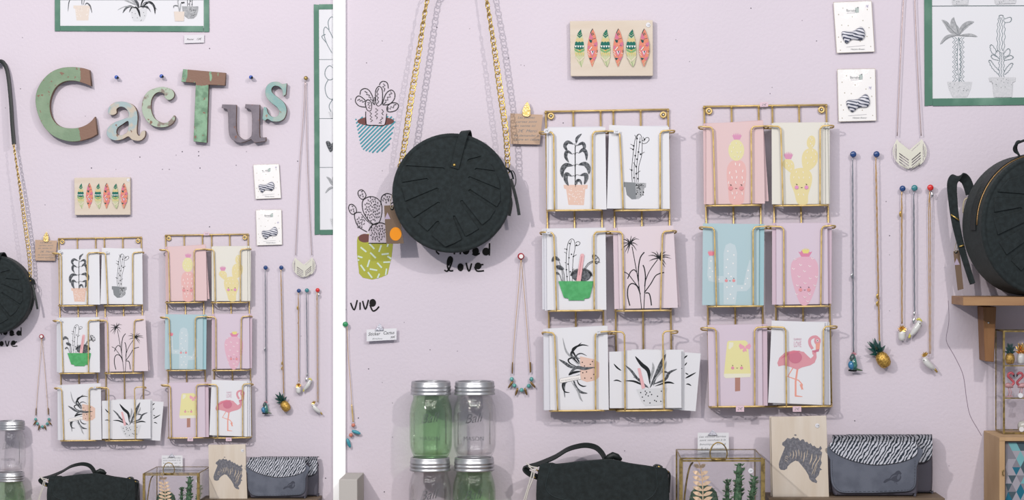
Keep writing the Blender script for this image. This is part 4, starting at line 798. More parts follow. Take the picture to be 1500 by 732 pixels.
thing(s_, t2, 'round white price sticker on the feather plaque', 'sticker', dup=True)
# ---------------------------------------------------------------- hair-bow packs
M_zeb = mat('navy_striped_satin', '#e9e9f2', .35, col2='#4c5266', nscale=110, thr=(.45, .6), wave=(3, 1.5), stretch=(.25, 1, 1)); M_film = glass('cellophane', (.985, .985, .985, 1), (.95, .95, .96, 1), .01, .35)
def bowpack(quad, bow, fr, label, dots, d=5):
    t = T(sum(p[0] for p in quad)/4, quad[2][1], d); root = empty('hair_bow_pack')
    board('backing_card', t, quad, d-1, d+.3, mat('cream_backing_card', '#f3f1f0', .8, spec=.1, g=.8), root)
    (x0, y0), (x1, y1), (x2, y2), (x3, y3) = quad; A = Art(t, d+.4); mb = flat('tan_dashes', '#bfb097'); tz = []
    for (a, b) in zip(quad, quad[1:]+quad[:1]):
        n = int(math.hypot(b[0]-a[0], b[1]-a[1])/1.6)
        for k in range(n):
            f = (k+.1)/n; g = (k+.65)/n; A.line([(a[0]+(b[0]-a[0])*f, a[1]+(b[1]-a[1])*f), (a[0]+(b[0]-a[0])*g, a[1]+(b[1]-a[1])*g)], .8, mb, False); A.k -= 1
    A.dot(dots, .75, flat('gold_fleck_print', '#a89c7c'))
    cx = (x0+x1)/2; A.poly([(cx+4, y0+8), (cx+9.5, y0+7), (cx+9.5, y0+15), (cx+4, y0+15)], flat('sage_logo_print', '#c4d0cc')); A.ell(cx+8, y0+7.5, 1.3, .8, M_grey)
    A.line([(cx-8, y0+15.6), (cx+7, y0+15.2)], .7, flat('pale_print', '#c4c2c8'), False); A.line([(x3+14, y3-8.5), (x2-14, y2-9)], .6, flat('pale_print', '#c4c2c8'), False)
    A.build('print', root)
    text('lettering', t, 'Barnabé', cx-9, y0+13.5, 3.8, M_grey, root, d+.9, width=14); text('lettering', t, 'Hairpin flower', x3+20, y3-4.6, 2.2, M_grey, root, d+.9, width=21, shear=.4)
    text('writing', t, '7€', fr[0], fr[1], 3.6, flat('violet_pen', '#b9b2dc'), root, d+.9, width=4.5, shear=.2)
    L1, R1_, c = bow; bmx = BM()
    bp = [t.p(x, y, d+1) for x, y in cr([Vector(p) for p in L1+[c[0]]+R1_+[c[1]]], 4, True)]
    puff(bmx, bp, [(0, 0), (0, 1.2*PX), (.7*PX, 2.6*PX), (1.8*PX, 3.6*PX)]); o = obj('bow', bmx, M_zeb, root, True)
    q = t.p((c[0][0]+c[1][0])/2, (c[0][1]+c[1][1])/2, d+3); bmx = BM(); lathe(bmx, [(.00001, -3.4*PX), (2*PX, -3*PX), (2.6*PX, 0), (2*PX, 3*PX), (.00001, 3.4*PX)], 12, 'z', q); obj('bow_knot', bmx, M_zeb, root, True)
    bmx = BM(); n = 10; g = [[None]*(n+1) for _ in range(n+1)]
    for i in range(n+1):
        for j in range(n+1):
            f, h = i/n, j/n; xt = (x0*(1-f)+x1*f)*(1-h)+(x3*(1-f)+x2*f)*h; yt = (y0*(1-f)+y1*f)*(1-h)+(y3*(1-f)+y2*f)*h
            z = 1.2+5.5*max(0, math.sin(math.pi*f))*max(0, math.sin(math.pi*h))**.7+R.uniform(-.5, .5)*(0 if i in (0, n) or j in (0, n) else 1)
            g[i][j] = bmx.verts.new(t.p(xt, yt, d+z))
    for i in range(n):
        for j in range(n): bmx.faces.new((g[i][j], g[i+1][j], g[i+1][j+1], g[i][j+1]))
    obj('clear_wrapper', bmx, M_film, root, True)
    thing(root, t, label, 'hair bow', 'hair bow packs', dup=True)
bowpack([(1220.8, 3.5), (1276.5, 1.5), (1281, 75.5), (1225.8, 77.5)], ([(1234, 46), (1233.5, 54), (1240, 64)], [(1262, 59), (1267, 52), (1265.5, 43), (1260, 39.5)], [(1248, 58), (1248, 46)]), (1267.5, 11), 'upper clear-wrapped card with striped hair bow',
        [(1234.6, 12), (1228.5, 21.3), (1248.5, 24.5), (1264, 30), (1242.5, 37.5), (1233, 36.8), (1273, 40.5), (1228.4, 54.3), (1232, 61.3), (1270, 53.4), (1260, 60.5), (1231, 73.5), (1275.5, 68), (1270.4, 14)])
bowpack([(1226.5, 101.5), (1281.8, 100.5), (1283.5, 176.5), (1228.5, 178)], ([(1241, 146.5), (1240.5, 155), (1248, 164.5)], [(1270, 157), (1274, 150), (1272, 141), (1267, 137.5)], [(1257, 158), (1256, 145)]), (1272, 130.5), 'lower clear-wrapped card with striped hair bow',
        [(1240, 111), (1233.5, 120.3), (1252.8, 124.3), (1275.3, 114), (1268.5, 130.3), (1237.3, 136), (1247, 137), (1277, 141), (1232, 153.8), (1235.5, 161), (1263.2, 161.3), (1278.3, 169), (1233.7, 173)])
# ---------------------------------------------------------------- push pins and necklaces
M_blue, M_tealp, M_red = mat('navy_blue_pin', '#1d4683', .25, coat=.6), mat('teal_pin', '#3f8a93', .25, coat=.6), mat('red_pin', '#e0302e', .25, coat=.6)
def pin(x, y, r, m, label, dup=True, mark=None):
    t = T(x, y, 0); root = empty('push_pin')
    bm = BM(); lathe(bm, [(.00001, 6*PX), (r*.8*PX, 6*PX), (r*PX, 7.5*PX), (r*PX, 10*PX), (r*.8*PX, 11.4*PX), (r*.4*PX, 12*PX), (.00001, 12.1*PX)], 20, 'y'); obj('head', bm, m, root, True)
    bm = BM(); tube(bm, [(0, .0005, 0), (0, -7*PX, 0)], .8*PX, 8); obj('needle', bm, M_silver, root, True)
    if mark:
        A = Art(t, 12.2); A.ell(x, y, r*.62, r*.62, mark); A.build('disc_print', root)
    thing(root, t, label, 'push pin', dup=dup); return root
pin(1248.8, 226.3, 4.6, M_blue, 'navy push pin holding the parrot necklace'); pin(1282.8, 226.2, 4.6, M_blue, 'navy push pin holding the green-leaf pineapple necklace')
pin(1320.8, 276.3, 4.4, M_blue, 'navy push pin holding the white pineapple necklace'); pin(1338.3, 275.5, 4.6, M_tealp, 'teal push pin beside the red one'); pin(1361.5, 275, 4.6, M_red, 'bright red push pin holding rightmost gold necklace')
pin(763.3, 375.3, 5, mat('crimson_pin', '#b5283a', .3, coat=.5), 'crimson and white push pin below the kraft note', mark=M_white)
pin(506.8, 474.5, 4, mat('green_pin', '#2f9b62', .3, coat=.5), 'green push pin beside the white strip', False)
pin(1336, -184, 4.4, M_oldbrass, 'brass pin holding the chevron necklace')
for i, (x, y) in enumerate(((172.5, 113.8), (238.3, 112.2), (369, 113.8))):
    pin(x, y, 2.9, mat('bright_blue_pin', '#3c62c2', .3, coat=.5), ('blue push pin above the letter a of the Cactus sign', 'blue push pin above the letter c of the Cactus sign', 'blue push pin above the letter u of the Cactus sign')[i], False, mark=M_ink)
def strands(root, a, b, m, gap=1.5, d=9, r=.65, name='chain'):
    bm = BM(); t = root[1]; n = max(8, int(abs(b[1]-a[1])/5))
    for s in (-1, 1):
        pts = []
        for k in range(n+1):
            f = k/n; g = gap*min(1, f*8)*(1-.3*f); pts.append(t.p(a[0]+(b[0]-a[0])*f+s*g/2+.2*math.sin(k*1.7), a[1]+(b[1]-a[1])*f, d-3*f))
        tube(bm, pts, [r*PX*(1.15 if k % 2 else .85) for k in range(n+1)], 5)
    return obj(name, bm, m, root[0], True)
def clasp(root, x, y, m, L_=7):
    t = root[1]; bm = BM(); tube(bm, cr([t.p(x, y, 8), t.p(x-1.6, y+L_*.4, 8), t.p(x-1, y+L_, 8)], 4), [.6*PX, 1.1*PX, 1.3*PX, 1.4*PX, 1.5*PX, 1.4*PX, 1.2*PX, .8*PX, .4*PX], 6); obj('clasp', bm, m, root[0], True)
M_schain = mat('cool_silver_chain', '#93969f', .35, .8, g=1.0); M_gchain = mat('warm_gold_chain', '#c7a373', .35, .8, g=1.0); M_rchain = mat('rose_silver_chain', '#b5a2a0', .35, .8, g=1.0)
def feathery(name, root, path, rad, m):
    bm = BM(); pts = cr([root[1].p(*p) for p in path], 4); n = len(pts)
    rr = []
    for i in range(n):
        f = i/(n-1)*(len(rad)-1); a = int(min(f, len(rad)-2)); rr.append((rad[a]+(rad[a+1]-rad[a])*(f-a))*PX)
    tube(bm, pts, rr, 10); return obj(name, bm, m, root[0], True)
def crown_leaves(name, root, c, n, L_, m, a0=0, a1=math.pi*2, d=8):
    bm = BM(); t = root[1]; p = t.p(c[0], c[1], d)
    for k in range(n):
        a = a0+(a1-a0)*k/max(n-1, 1); lleaf(bm, p, (math.cos(a), -.35+.3*(k % 2), math.sin(a)), L_*PX, L_*PX*.34)
    return tag(obj(name, bm, m, root[0]), kind='stuff')
# parrot
rt = (empty('pendant_necklace'), T(1248.8, 230, 0)); strands(rt, (1248.8, 229), (1250.3, 516), M_schain); clasp(rt, 1249, 400, M_silver, 8)
feathery('parrot_body', rt, [(1250, 520, 9), (1250, 527, 10), (1250, 534, 10), (1252, 541, 9)], [2.5, 4, 5.8, 6.2, 3.5], mat('teal_green_enamel', '#4e8f84', .2, col2='#2f6a62', nscale=200, coat=.6))
feathery('parrot_wing', rt, [(1246, 529, 14), (1246.5, 535, 15), (1248.5, 541, 14)], [2, 4.3, 4.2, 1.5], mat('blue_enamel', '#3f83b0', .2, coat=.6)); feathery('parrot_head', rt, [(1249.5, 519, 10), (1248.5, 523, 12), (1247, 527, 12)], [2.6, 3.8, 3], mat('grey_green_enamel', '#4c5f60', .2, coat=.6))
feathery('parrot_tail', rt, [(1251, 540, 9), (1256, 541, 9), (1263.5, 542.5, 9)], [2.6, 1.8, .5], mat('moss_enamel', '#4f6a4a', .3, coat=.5)); feathery('perch', rt, [(1243, 542, 10), (1250, 542.5, 10), (1255, 542.5, 10)], [1.3, 1.5, 1.1], M_ink); crown_leaves('pink_crest', rt, (1250.5, 520), 7, 5.5, mat('rose_enamel', '#c98490', .3, coat=.5), .3, 2.85, 10)
thing(rt[0], rt[1], 'silver chain necklace with blue-green parrot pendant', 'necklace', 'pinned pendant necklaces', dup=True)
# pineapple
rt = (empty('pendant_necklace'), T(1282.8, 230, 0)); strands(rt, (1282.8, 229), (1288.5, 512), M_gchain); clasp(rt, 1286.3, 430, M_goldb, 8); clasp(rt, 1286, 441, M_goldb, 8)
ax = Vector((-.62, 0, 1)).normalized(); base = rt[1].p(1300, 537, 12)
q = pineapple('tmp', rt[1], base, 25*PX, M_pgold, M_pgreen, ax, r=10*PX, crown=.95)
for ch in list(q.children): ch.parent = rt[0]
bpy.data.objects.remove(q); feathery('silver_tip', rt, [(1297, 531.5, 13), (1300, 536, 13)], [6.8, 3.5], M_silver)
thing(rt[0], rt[1], 'gold chain necklace with large gold pineapple pendant', 'necklace', 'pinned pendant necklaces', dup=True)
# white pineapple
rt = (empty('pendant_necklace'), T(1320.8, 280, 0)); strands(rt, (1320.8, 279), (1321.3, 474), M_gchain, 1.2); clasp(rt, 1320, 309, M_goldb, 9)
feathery('white_body', rt, [(1321.5, 484, 9), (1321.3, 491, 9), (1321, 499, 9)], [3.2, 5.6, 5.6, 5.4, 3], M_porc); crown_leaves('gold_leaf_crown', rt, (1321.5, 482), 9, 7, M_dgold, -.2, 3.4, 9); crown_leaves('gold_leaf_crown', rt, (1321.5, 484), 7, 5.5, M_dgold, -.3, 3.5, 12)
thing(rt[0], rt[1], 'gold chain necklace with small white pineapple pendant', 'necklace', 'pinned pendant necklaces', dup=True)
# cockatoo silver
rt = (empty('pendant_necklace'), T(1338.3, 280, 0)); strands(rt, (1338.3, 279), (1339.8, 462), M_schain, 1.3); clasp(rt, 1340.5, 456, M_silver, 7); feathery('silver_leaf_charm', rt, [(1339.5, 464, 10), (1338.5, 469, 10), (1338, 474, 10)], [.8, 2.6, .8], M_silver)
feathery('cockatoo_body', rt, [(1347.5, 470, 10), (1344, 478, 11), (1339, 485, 10), (1334, 491, 9)], [3, 4.6, 5, 4.2, 2.2], M_porc); feathery('beak', rt, [(1349, 476, 12), (1347.5, 480, 12)], [1.6, .5], M_grey); feathery('yellow_tail', rt, [(1334, 489, 9), (1331.5, 495, 9)], [2.4, 1.6], mat('yellow_enamel', '#dcd26a', .25, coat=.5)); feathery('yellow_crest', rt, [(1342.5, 468.5, 9), (1346.5, 467, 10), (1350.5, 471, 10)], [1, 2, 1.2], mat('yellow_enamel')); feathery('eye', rt, [(1347.5, 473.6, 14), (1347.6, 474, 15.4)], [.8, .5], M_ink)
thing(rt[0], rt[1], 'dark silver necklace with yellow-crested white cockatoo', 'necklace', 'pinned pendant necklaces', dup=True)
# cockatoo gold
rt = (empty('pendant_necklace'), T(1361.5, 280, 0)); strands(rt, (1361.5, 279), (1362.3, 518), M_gchain, 2.6); feathery('silver_charm', rt, [(1364.5, 281, 9), (1365.5, 285, 9), (1365, 289, 9)], [.8, 2, 1], M_silver)
feathery('cockatoo_body', rt, [(1353.5, 524, 11), (1357, 530, 12), (1363, 536, 11), (1369, 540.5, 9)], [3, 4.6, 4.8, 4, 1.8], M_porc); feathery('gold_tail', rt, [(1369, 540, 9), (1373, 545, 9)], [1.9, 1.3], M_goldb); crown_leaves('gold_crest', rt, (1356, 521), 7, 7, M_dgold, 1.0, 3.3, 11); feathery('eye', rt, [(1353.5, 527.5, 15), (1353.4, 527.8, 16)], [.8, .5], M_ink)
thing(rt[0], rt[1], 'gold chain necklace with gold-crested white cockatoo', 'necklace', 'pinned pendant necklaces', dup=True)
# turquoise bead necklace
M_turq = mat('turquoise_bead', '#6fb9b4', .35, col2='#4f9a98', nscale=150, coat=.3); M_bronze = mat('bronze_spike', '#7c6138', .35, .7, g=1.0); M_fine = mat('fine_gold_chain', '#cdae84', .4, .6, g=1.0)
rt = (empty('bead_necklace'), T(763.3, 380, 0)); t = rt[1]; bm = BM()
for pts in ([(763, 380, 8), (759, 430, 6), (753, 500, 5), (750.5, 547, 5)], [(763.5, 380, 8), (768, 430, 6), (773.5, 500, 5), (776.5, 546, 5)]): tube(bm, cr([t.p(*q) for q in pts], 8), .5*PX, 5)
obj('chain', bm, M_fine, rt[0], True)
for pts in ([(750.8, 530, 5), (750.5, 540, 5), (750.3, 547, 5)], [(777, 530, 5), (777.2, 538, 5), (777.3, 545, 5)]): feathery('bronze_tube', rt, pts, [.8, 1.1, .9], M_bronze)
for x, y in ((749.5, 555), (753.5, 564.5), (764, 571), (774.5, 565), (778.5, 555)): feathery('turquoise_bead', rt, [(x-2.8, y-.5, 5), (x, y, 5), (x+2.8, y+.5, 5)], [1.4, 3.1, 3.2, 1.4], M_turq)
for a, b in (((751.5, 558), (744.5, 568)), ((758.5, 568), (755, 579)), ((768.5, 568), (772, 578.5)), ((777, 559), (784, 567.5))): feathery('bronze_spike', rt, [(*a, 5), ((a[0]+b[0])/2, (a[1]+b[1])/2, 5), (*b, 5)], [.9, 1.7, 1.5, .7], M_bronze)
thing(rt[0], rt[1], 'fine gold necklace with turquoise beads and bronze spikes', 'necklace', dup=True)
rt = (empty('bead_necklace'), T(507, 480, 0)); t = rt[1]; bm = BM(); tube(bm, cr([t.p(*q) for q in ((508.4, 478, 7), (510, 520, 5), (514, 570, 5), (516.5, 612, 5), (517.3, 618, 5))], 8), .5*PX, 5); obj('chain', bm, M_fine, rt[0], True)
M_coral = mat('coral_bead', '#dd8672', .4, coat=.3); M_tq = mat('blue_turquoise_bead', '#3f9db0', .4, coat=.3)
feathery('gold_tube', rt, [(515, 592, 5), (516.2, 604, 5), (517.3, 618, 5)], [.9, 1.1, .9], M_gold)
for x, y in ((517.5, 622.5), (514, 637)): feathery('coral_bead', rt, [(x, y-2.6, 5), (x, y, 5), (x, y+2.6, 5)], [1.5, 2.8, 2.8, 1.5], M_coral)
for a, b in (((515.5, 630.5), (528, 635)), ((508.5, 642), (513, 655))): feathery('turquoise_bead', rt, [(*a, 6), ((a[0]+b[0])/2, (a[1]+b[1])/2, 6), (*b, 6)], [1.4, 2.7, 2.6, 1.2], M_tq)
thing(rt[0], rt[1], 'gold necklace with coral and turquoise beads beside white strip', 'necklace')
# chevron pendant
t = T(1336, -180, 0); root = empty('chevron_necklace'); bm = BM()
for pts in ([(1335, -178, 8), (1331, -100, 7), (1323.4, 0, 6), (1318, 110, 6), (1314.2, 199, 6)], [(1337, -178, 8), (1338, -100, 7), (1340, 0, 6), (1344.5, 110, 6), (1349.3, 199, 6)]): tube(bm, cr([t.p(*q) for q in pts], 8), .75*PX, 6)
obj('chain', bm, M_rchain, root, True)
F_ = lambda L: [(1300+x*60/549, 180+y*60/549) for x, y in L]
outer = [(128, 215), (145, 245), (295, 362), (440, 240), (452, 215), (465, 225), (505, 290), (527, 360), (520, 440), (490, 510), (440, 565), (370, 610), (300, 625), (230, 600), (160, 560), (110, 505), (78, 440), (70, 360), (85, 300), (112, 245)]
holes_ = []
for k in range(5):
    y = 400+k*37; holes_.append([(158, y), (285, y+90), (285, y+108), (158, y+17)] if k < 4 else [(158, y), (285, y+55), (285, y+65), (158, y+10)])
    if k < 4: holes_.append([(325, y+88), (445, y-14), (445, y+5), (325, y+107)])
holes_ += [[(345, 590), (440, 505), (440, 545), (390, 580)], [(85, 350), (97, 310), (97, 470), (85, 440)], [(108, 290), (122, 270), (122, 500), (108, 485)], [(475, 275), (484, 285), (484, 500), (475, 515)], [(497, 310), (507, 330), (507, 450), (497, 475)], [(325, 368), (440, 262), (440, 272), (325, 380)]]
plate('chevron_pendant', t, [F_(outer)]+[F_(h) for h in holes_], 6.5, 7.1, mat('pale_brass_pendant', '#cfcdc0', .35, .7, g=1.0), root, .02, False)
thing(root, t, 'thin-chained necklace with pierced pale brass chevron pendant', 'necklace', dup=True)
# ---------------------------------------------------------------- taped posters
M_tape = mat('green_masking_tape', '#4c7d69', .6, col2='#83aa97', nscale=14, thr=(.5, .85), stretch=(1, 1, 1)); M_post = flat('poster_paper', '#ececf1'); M_pot = mat('pale_grey_pot_print', '#d3d4d8', .8, col2='#dddde1', nscale=300)
t = T(1353, 155, 0); root = empty('poster'); board('poster_sheet', t, [(1358, -336), (1696, -336), (1698, 149), (1360, 149)], .6, 1.2, M_post, root)
A = Art(t, 1.2)
for y0, y1 in ((-225, -226), (-97, -98), (9, 7.5)): A.line([(1364, y0), (1695, y1)], 1.1, flat('dark_grid_print', '#55666a'), False)
A.fr = (1340, 0, 160/689)
def lf(p, w_, m_=None): A.line(p, w_, m_ or M_wash2, ends='leaf')
lf([(275, 228), (230, 195), (200, 150), (170, 125)], 30); lf([(275, 225), (268, 190), (240, 150), (246, 108)], 36); lf([(278, 222), (300, 180), (335, 150), (374, 138)], 36, M_wash2); lf([(278, 225), (320, 222), (360, 222), (396, 232)], 20); lf([(270, 222), (220, 228), (190, 245), (160, 280)], 24)
for p in ([(276, 225), (215, 170), (180, 130)], [(276, 225), (262, 160), (246, 118)], [(278, 222), (310, 175), (360, 145)], [(278, 225), (340, 228), (385, 232)], [(270, 222), (210, 238), (170, 275)]): A.line(p, 3.5, M_grey)
M_thin = flat('thin_teal_line', '#6f8489')
for x0, s in ((248, -1), (302, 1)):
    for q in (0, 1):
        pts = []; 
        for k in range(10):
            y = 235+k*31; pts += [(x0+q*s*-14+s*10, y), (x0+q*s*-14-s*6, y+15)]
        A.line(pts[:19], 2.6, M_thin, q == 1)
A.line([(276, 235), (268, 370), (278, 515)], 2.6, M_thin); A.line([(278, 235), (290, 370), (282, 515)], 2.6, M_thin)
A.poly([(205, 516), (360, 516), (352, 560), (330, 612), (238, 612), (215, 560)], M_pot); A.dot([(R.uniform(220, 345), R.uniform(525, 575)) for _ in range(12)]+[(284, 547)], 2.6, M_grey)
def wav(pts, n=7, a=4):
    P_ = cr([Vector(p) for p in pts], 10); q = []
    for i, p in enumerate(P_): q.append((p.x+(a if i % 4 < 2 else -a)*.6, p.y))
    A.line(q, 2.4, M_thin)
wav([(522, 320), (520, 200), (530, 110), (545, 95), (560, 110), (568, 200), (562, 325)]); wav([(535, 320), (535, 200), (540, 110)]); wav([(550, 320), (552, 200), (550, 110)]); wav([(533, 485), (532, 400), (538, 330)]); wav([(545, 485), (547, 400), (547, 330)]); wav([(560, 485), (562, 400), (558, 330)])
for p in ([(565, 120), (600, 108), (610, 120), (600, 138), (568, 142)], [(520, 330), (490, 285), (475, 290), (485, 330), (520, 355)], [(560, 340), (585, 308), (600, 315), (595, 345), (562, 360)], [(535, 370), (495, 345), (482, 355), (495, 372), (530, 380)], [(562, 372), (600, 350), (620, 358), (610, 372), (565, 380)], [(530, 470), (490, 430), (468, 385), (480, 382), (500, 410), (532, 445)], [(565, 470), (590, 450), (618, 405), (605, 400), (580, 425), (565, 450)], [(505, 345), (520, 318), (540, 330)]): wav(p, a=2.5)
A.poly([(468, 488), (635, 488), (632, 515), (618, 518), (612, 612), (500, 612), (490, 518), (472, 515)], M_pot); A.dot([(R.uniform(480, 620), R.uniform(495, 555)) for _ in range(14)]+[(518, 543)], 2.8, M_grey)
A.poly([(232, -60), (340, -60), (335, 30), (238, 30)], M_pot); A.poly([(490, -60), (645, -60), (635, 22), (510, 26)], M_pot); A.dot([(R.uniform(245, 325), R.uniform(-20, 25)) for _ in range(8)]+[(R.uniform(510, 630), R.uniform(-20, 20)) for _ in range(10)], 3, M_grey)
A.fr = (0, 0, 1)                                    # upper cells, seen on the copy left of the strip
A.line([(1392, -240), (1380, -262), (1374, -285), (1378, -296), (1388, -285), (1398, -262)], 1, M_thin); A.line([(1386, -290), (1384, -308), (1392, -318), (1400, -305), (1398, -280)], 1, M_thin); A.line([(1380, -262), (1370, -275), (1378, -280)], 1, M_thin)
A.line([(1388, -212), (1379, -205), (1377, -192), (1384, -182), (1394, -184), (1398, -200)], 1, M_thin, closed=True); A.line([(1384, -182), (1377, -165), (1382, -145), (1394, -140), (1402, -160)], 1, M_thin); A.line([(1394, -140), (1386, -125), (1390, -112)], 1, M_thin)
A.poly([(1385, -112), (1420, -112), (1416, -98), (1390, -98)], M_pot); A.poly([(1379, -46), (1386, -48), (1391, -42), (1396, -48), (1398, -36), (1390, -25), (1385, -30)], M_wash, True)
A.build('plant_print', root)
def tape(name, q): plate(name, t, [q], 1.3, 2.1, M_tape, root, .05, False)
tape('tape_strip', [(1352.5, -345), (1363.5, -344), (1366, 154), (1354.5, 155)]); tape('tape_strip', [(1366.2, 144.3), (1700, 140), (1700, 151.5), (1366.2, 155)]); tape('tape_strip', [(1363.8, -345), (1700, -348), (1700, -337), (1363.8, -334)])
thing(root, t, 'green-taped poster of potted plant drawings', 'poster', dup=True, clip=True)
t = T(193, 46, 0); root = empty('poster'); board('poster_sheet', t, [(84, -180), (300, -180), (301, 41), (85, 41)], .6, 1.2, M_post, root)
A = Art(t, 1.2, (80, 0, 230/1500)); A.line([(50, 2), (1425, 2)], 3, M_grey, False); M_tp = flat('beige_pot_print', '#e9dcd2')
A.poly([(180, 52), (348, 52), (346, 78), (334, 82), (322, 195), (210, 195), (196, 82), (180, 80)], M_tp); A.dot([(R.uniform(205, 325), R.uniform(70, 160)) for _ in range(26)], 3, M_white)
for p, w_ in (([(262, 50), (260, 10), (262, -30)], 8), ([(275, 50), (282, 10), (290, -30)], 6), ([(288, 50), (310, 30), (340, 60), (358, 125)], 14), ([(150, -10), (135, 30), (128, 110)], 9)): A.line(p, w_, M_wash, ends='leaf')
A.poly([(720, 80), (885, 80), (872, 160), (850, 202), (755, 202), (735, 160)], flat('grey_pot_ink')); A.dot([(745, 168), (830, 190), (825, 198), (770, 130), (800, 100), (740, 120), (850, 120), (790, 170), (860, 150)], 3.5, M_ink)
for p, w_, m_ in (([(780, 80), (720, 60), (680, 80), (650, 125)], 22, M_wash), ([(790, 80), (740, 70), (712, 118)], 12, M_ink), ([(770, 60), (800, 100), (818, 165)], 20, M_ink), ([(800, 80), (790, 30), (750, -20)], 26, M_wash), ([(820, 70), (840, 10), (870, -20)], 14, M_ink), ([(830, 75), (900, 20), (950, 60), (960, 135)], 22, M_ink), ([(840, 78), (880, 60), (920, 115)], 12, M_wash), ([(830, 60), (870, 20), (930, 40), (980, 95)], 10, M_wash), ([(760, 70), (680, 60), (600, 95)], 8, M_wash2), ([(780, 50), (720, 20), (660, 0)], 14, M_wash2), ([(790, 60), (760, 20), (720, -10)], 14, M_wash2), ([(800, 70), (850, 60), (900, 85)], 10, M_ink)): A.line(p, w_, m_, ends='leaf')
A.poly([(1215, 60), (1372, 60), (1370, 100), (1355, 150), (1325, 175), (1275, 178), (1245, 155), (1225, 110)], M_wash2); A.dot([(R.uniform(1290, 1350), R.uniform(75, 150)) for _ in range(22)], 3.5, M_ink); A.poly([(1140, 110), (1240, 110), (1235, 202), (1150, 202)], M_tp)
for p in ([(1270, 60), (1268, -10)], [(1290, 60), (1292, -10)], [(1312, 60), (1315, -10)]): A.line(p, 3.5, M_ink, False)
A.dot([(1300, 10), (1282, 38), (1312, 42)], 5, M_ink); A.line([(1190, 108), (1180, 60), (1140, 55), (1138, 78)], 9, M_wash, ends='leaf'); A.line([(1192, 108), (1178, 30), (1180, -10)], 8, M_wash2); A.line([(1196, 108), (1205, 30)], 7, M_wash2); A.ell(1218, 26, 9, 8, M_ink); A.ell(1234, 24, 6, 8, M_ink)
A.build('plant_print', root)
tape('tape_strip', [(79.5, -184), (87.5, -184), (88, 45.5), (80.3, 45.5)]); tape('tape_strip', [(88.2, 37.8), (297.8, 38), (297.8, 46.5), (88.2, 45.4)]); tape('tape_strip', [(298, -184), (304.5, -184), (306.5, 46.6), (298.5, 46.6)])
thing(root, t, 'green-taped poster of potted plants above the Cactus letters', 'poster')
note('paper_sign', [(269.8, 51.3), (299, 50.7), (299, 62.3), (269.8, 63.2)], 3, flat('faint_white_label', '#e9e6ec'), 'small white price slip under the top poster', [('Poster', 273.5, 58.8, 2.7, 10.5, .02), ('13€', 287.5, 58.5, 3, 7, .02)])
# ---------------------------------------------------------------- wooden letters reading CacTus
M_rust = '#8b6a5a'
def letter_mat(name, c1, c2, nscale, thr, axis=None, lim=0, lo=False, c3=M_rust):
    m = mat(name, c1, .65, col2=c2, nscale=nscale, thr=thr, bump=.5, bscale=260)
    nt = m.node_tree; N = nt.nodes; b = N['Principled BSDF']; src = b.inputs['Base Color'].links[0].from_socket
    tc = N.new('ShaderNodeTexCoord')
    n3 = N.new('ShaderNodeTexNoise'); n3.inputs['Scale'].default_value = 130; nt.links.new(tc.outputs['Object'], n3.inputs[0])
    r3 = N.new('ShaderNodeValToRGB'); r3.color_ramp.elements[0].position = .66; r3.color_ramp.elements[1].position = .70; nt.links.new(n3.outputs[0], r3.inputs[0]); fac = r3.outputs[0]
    if axis:
        sp = N.new('ShaderNodeSeparateXYZ'); nt.links.new(tc.outputs['Object'], sp.inputs[0])
        ad = N.new('ShaderNodeMath'); ad.operation = 'MULTIPLY_ADD'; nt.links.new(n3.outputs[0], ad.inputs[0]); ad.inputs[1].default_value = .014; nt.links.new(sp.outputs[axis], ad.inputs[2])
        gt = N.new('ShaderNodeMath'); gt.operation = 'GREATER_THAN'; nt.links.new(ad.outputs[0], gt.inputs[0]); gt.inputs[1].default_value = lim
        mx2 = N.new('ShaderNodeMath'); mx2.operation = 'MAXIMUM'; nt.links.new(gt.outputs[0], mx2.inputs[0]); nt.links.new(fac, mx2.inputs[1]); fac = mx2.outputs[0]
        if lo:
            mu = N.new('ShaderNodeMath'); mu.operation = 'MULTIPLY'; n4 = N.new('ShaderNodeTexNoise'); n4.inputs['Scale'].default_value = 45; mp = N.new('ShaderNodeMapping'); mp.inputs['Scale'].default_value = (2.2, 1, .7); mp.inputs['Rotation'].default_value = (0, .7, 0)
            nt.links.new(tc.outputs['Object'], mp.inputs[0]); nt.links.new(mp.outputs[0], n4.inputs[0]); g2 = N.new('ShaderNodeMath'); g2.operation = 'LESS_THAN'; g2.inputs[1].default_value = .51; nt.links.new(n4.outputs[0], g2.inputs[0]); nt.links.new(g2.outputs[0], mu.inputs[0]); nt.links.new(gt.outputs[0], mu.inputs[1]); mx2.inputs[0].default_value = 0; nt.links.new(mu.outputs[0], mx2.inputs[0])
    mi = N.new('ShaderNodeMix'); mi.data_type = 'RGBA'; nt.links.new(fac, mi.inputs['Factor']); nt.links.new(src, mi.inputs['A']); mi.inputs['B'].default_value = lin(c3); nt.links.new(mi.outputs['Result'], b.inputs['Base Color'])
    return m
za = lambda L: [(x*250/732, y*250/732) for x, y in L]
zb = lambda L: [(240+x*260/761, y*260/761) for x, y in L]
def letter(name, outs, m, th, label, smooth=True):
    xs = [p[0] for p in outs[0]]; ys = [p[1] for p in outs[0]]; t = T((min(xs)+max(xs))/2, max(ys), 0)
    o = plate(name, t, outs, 3, 3+th, m, None, .45, smooth); sb = mat('raw_wood_edge', '#7d6150', .7)
    o.data.materials.append(sb)
    for p in o.data.polygons:
        if abs(p.normal.y) < .5: p.material_index = 1
    thing(o, t, label, 'letter sign', 'wooden letters spelling Cactus')
def arcs(pts, corners):                            # smooth except at listed corner indices
    out = []; n = len(pts); cs = sorted(corners)
    for a, b in zip(cs, cs[1:]+[cs[0]+n]):
        seg = [Vector(pts[i % n]) for i in range(a, b+1)]
        out += [tuple(p) for p in (cr(seg, 5)[:-1] if len(seg) > 2 else seg[:-1])]
    return out
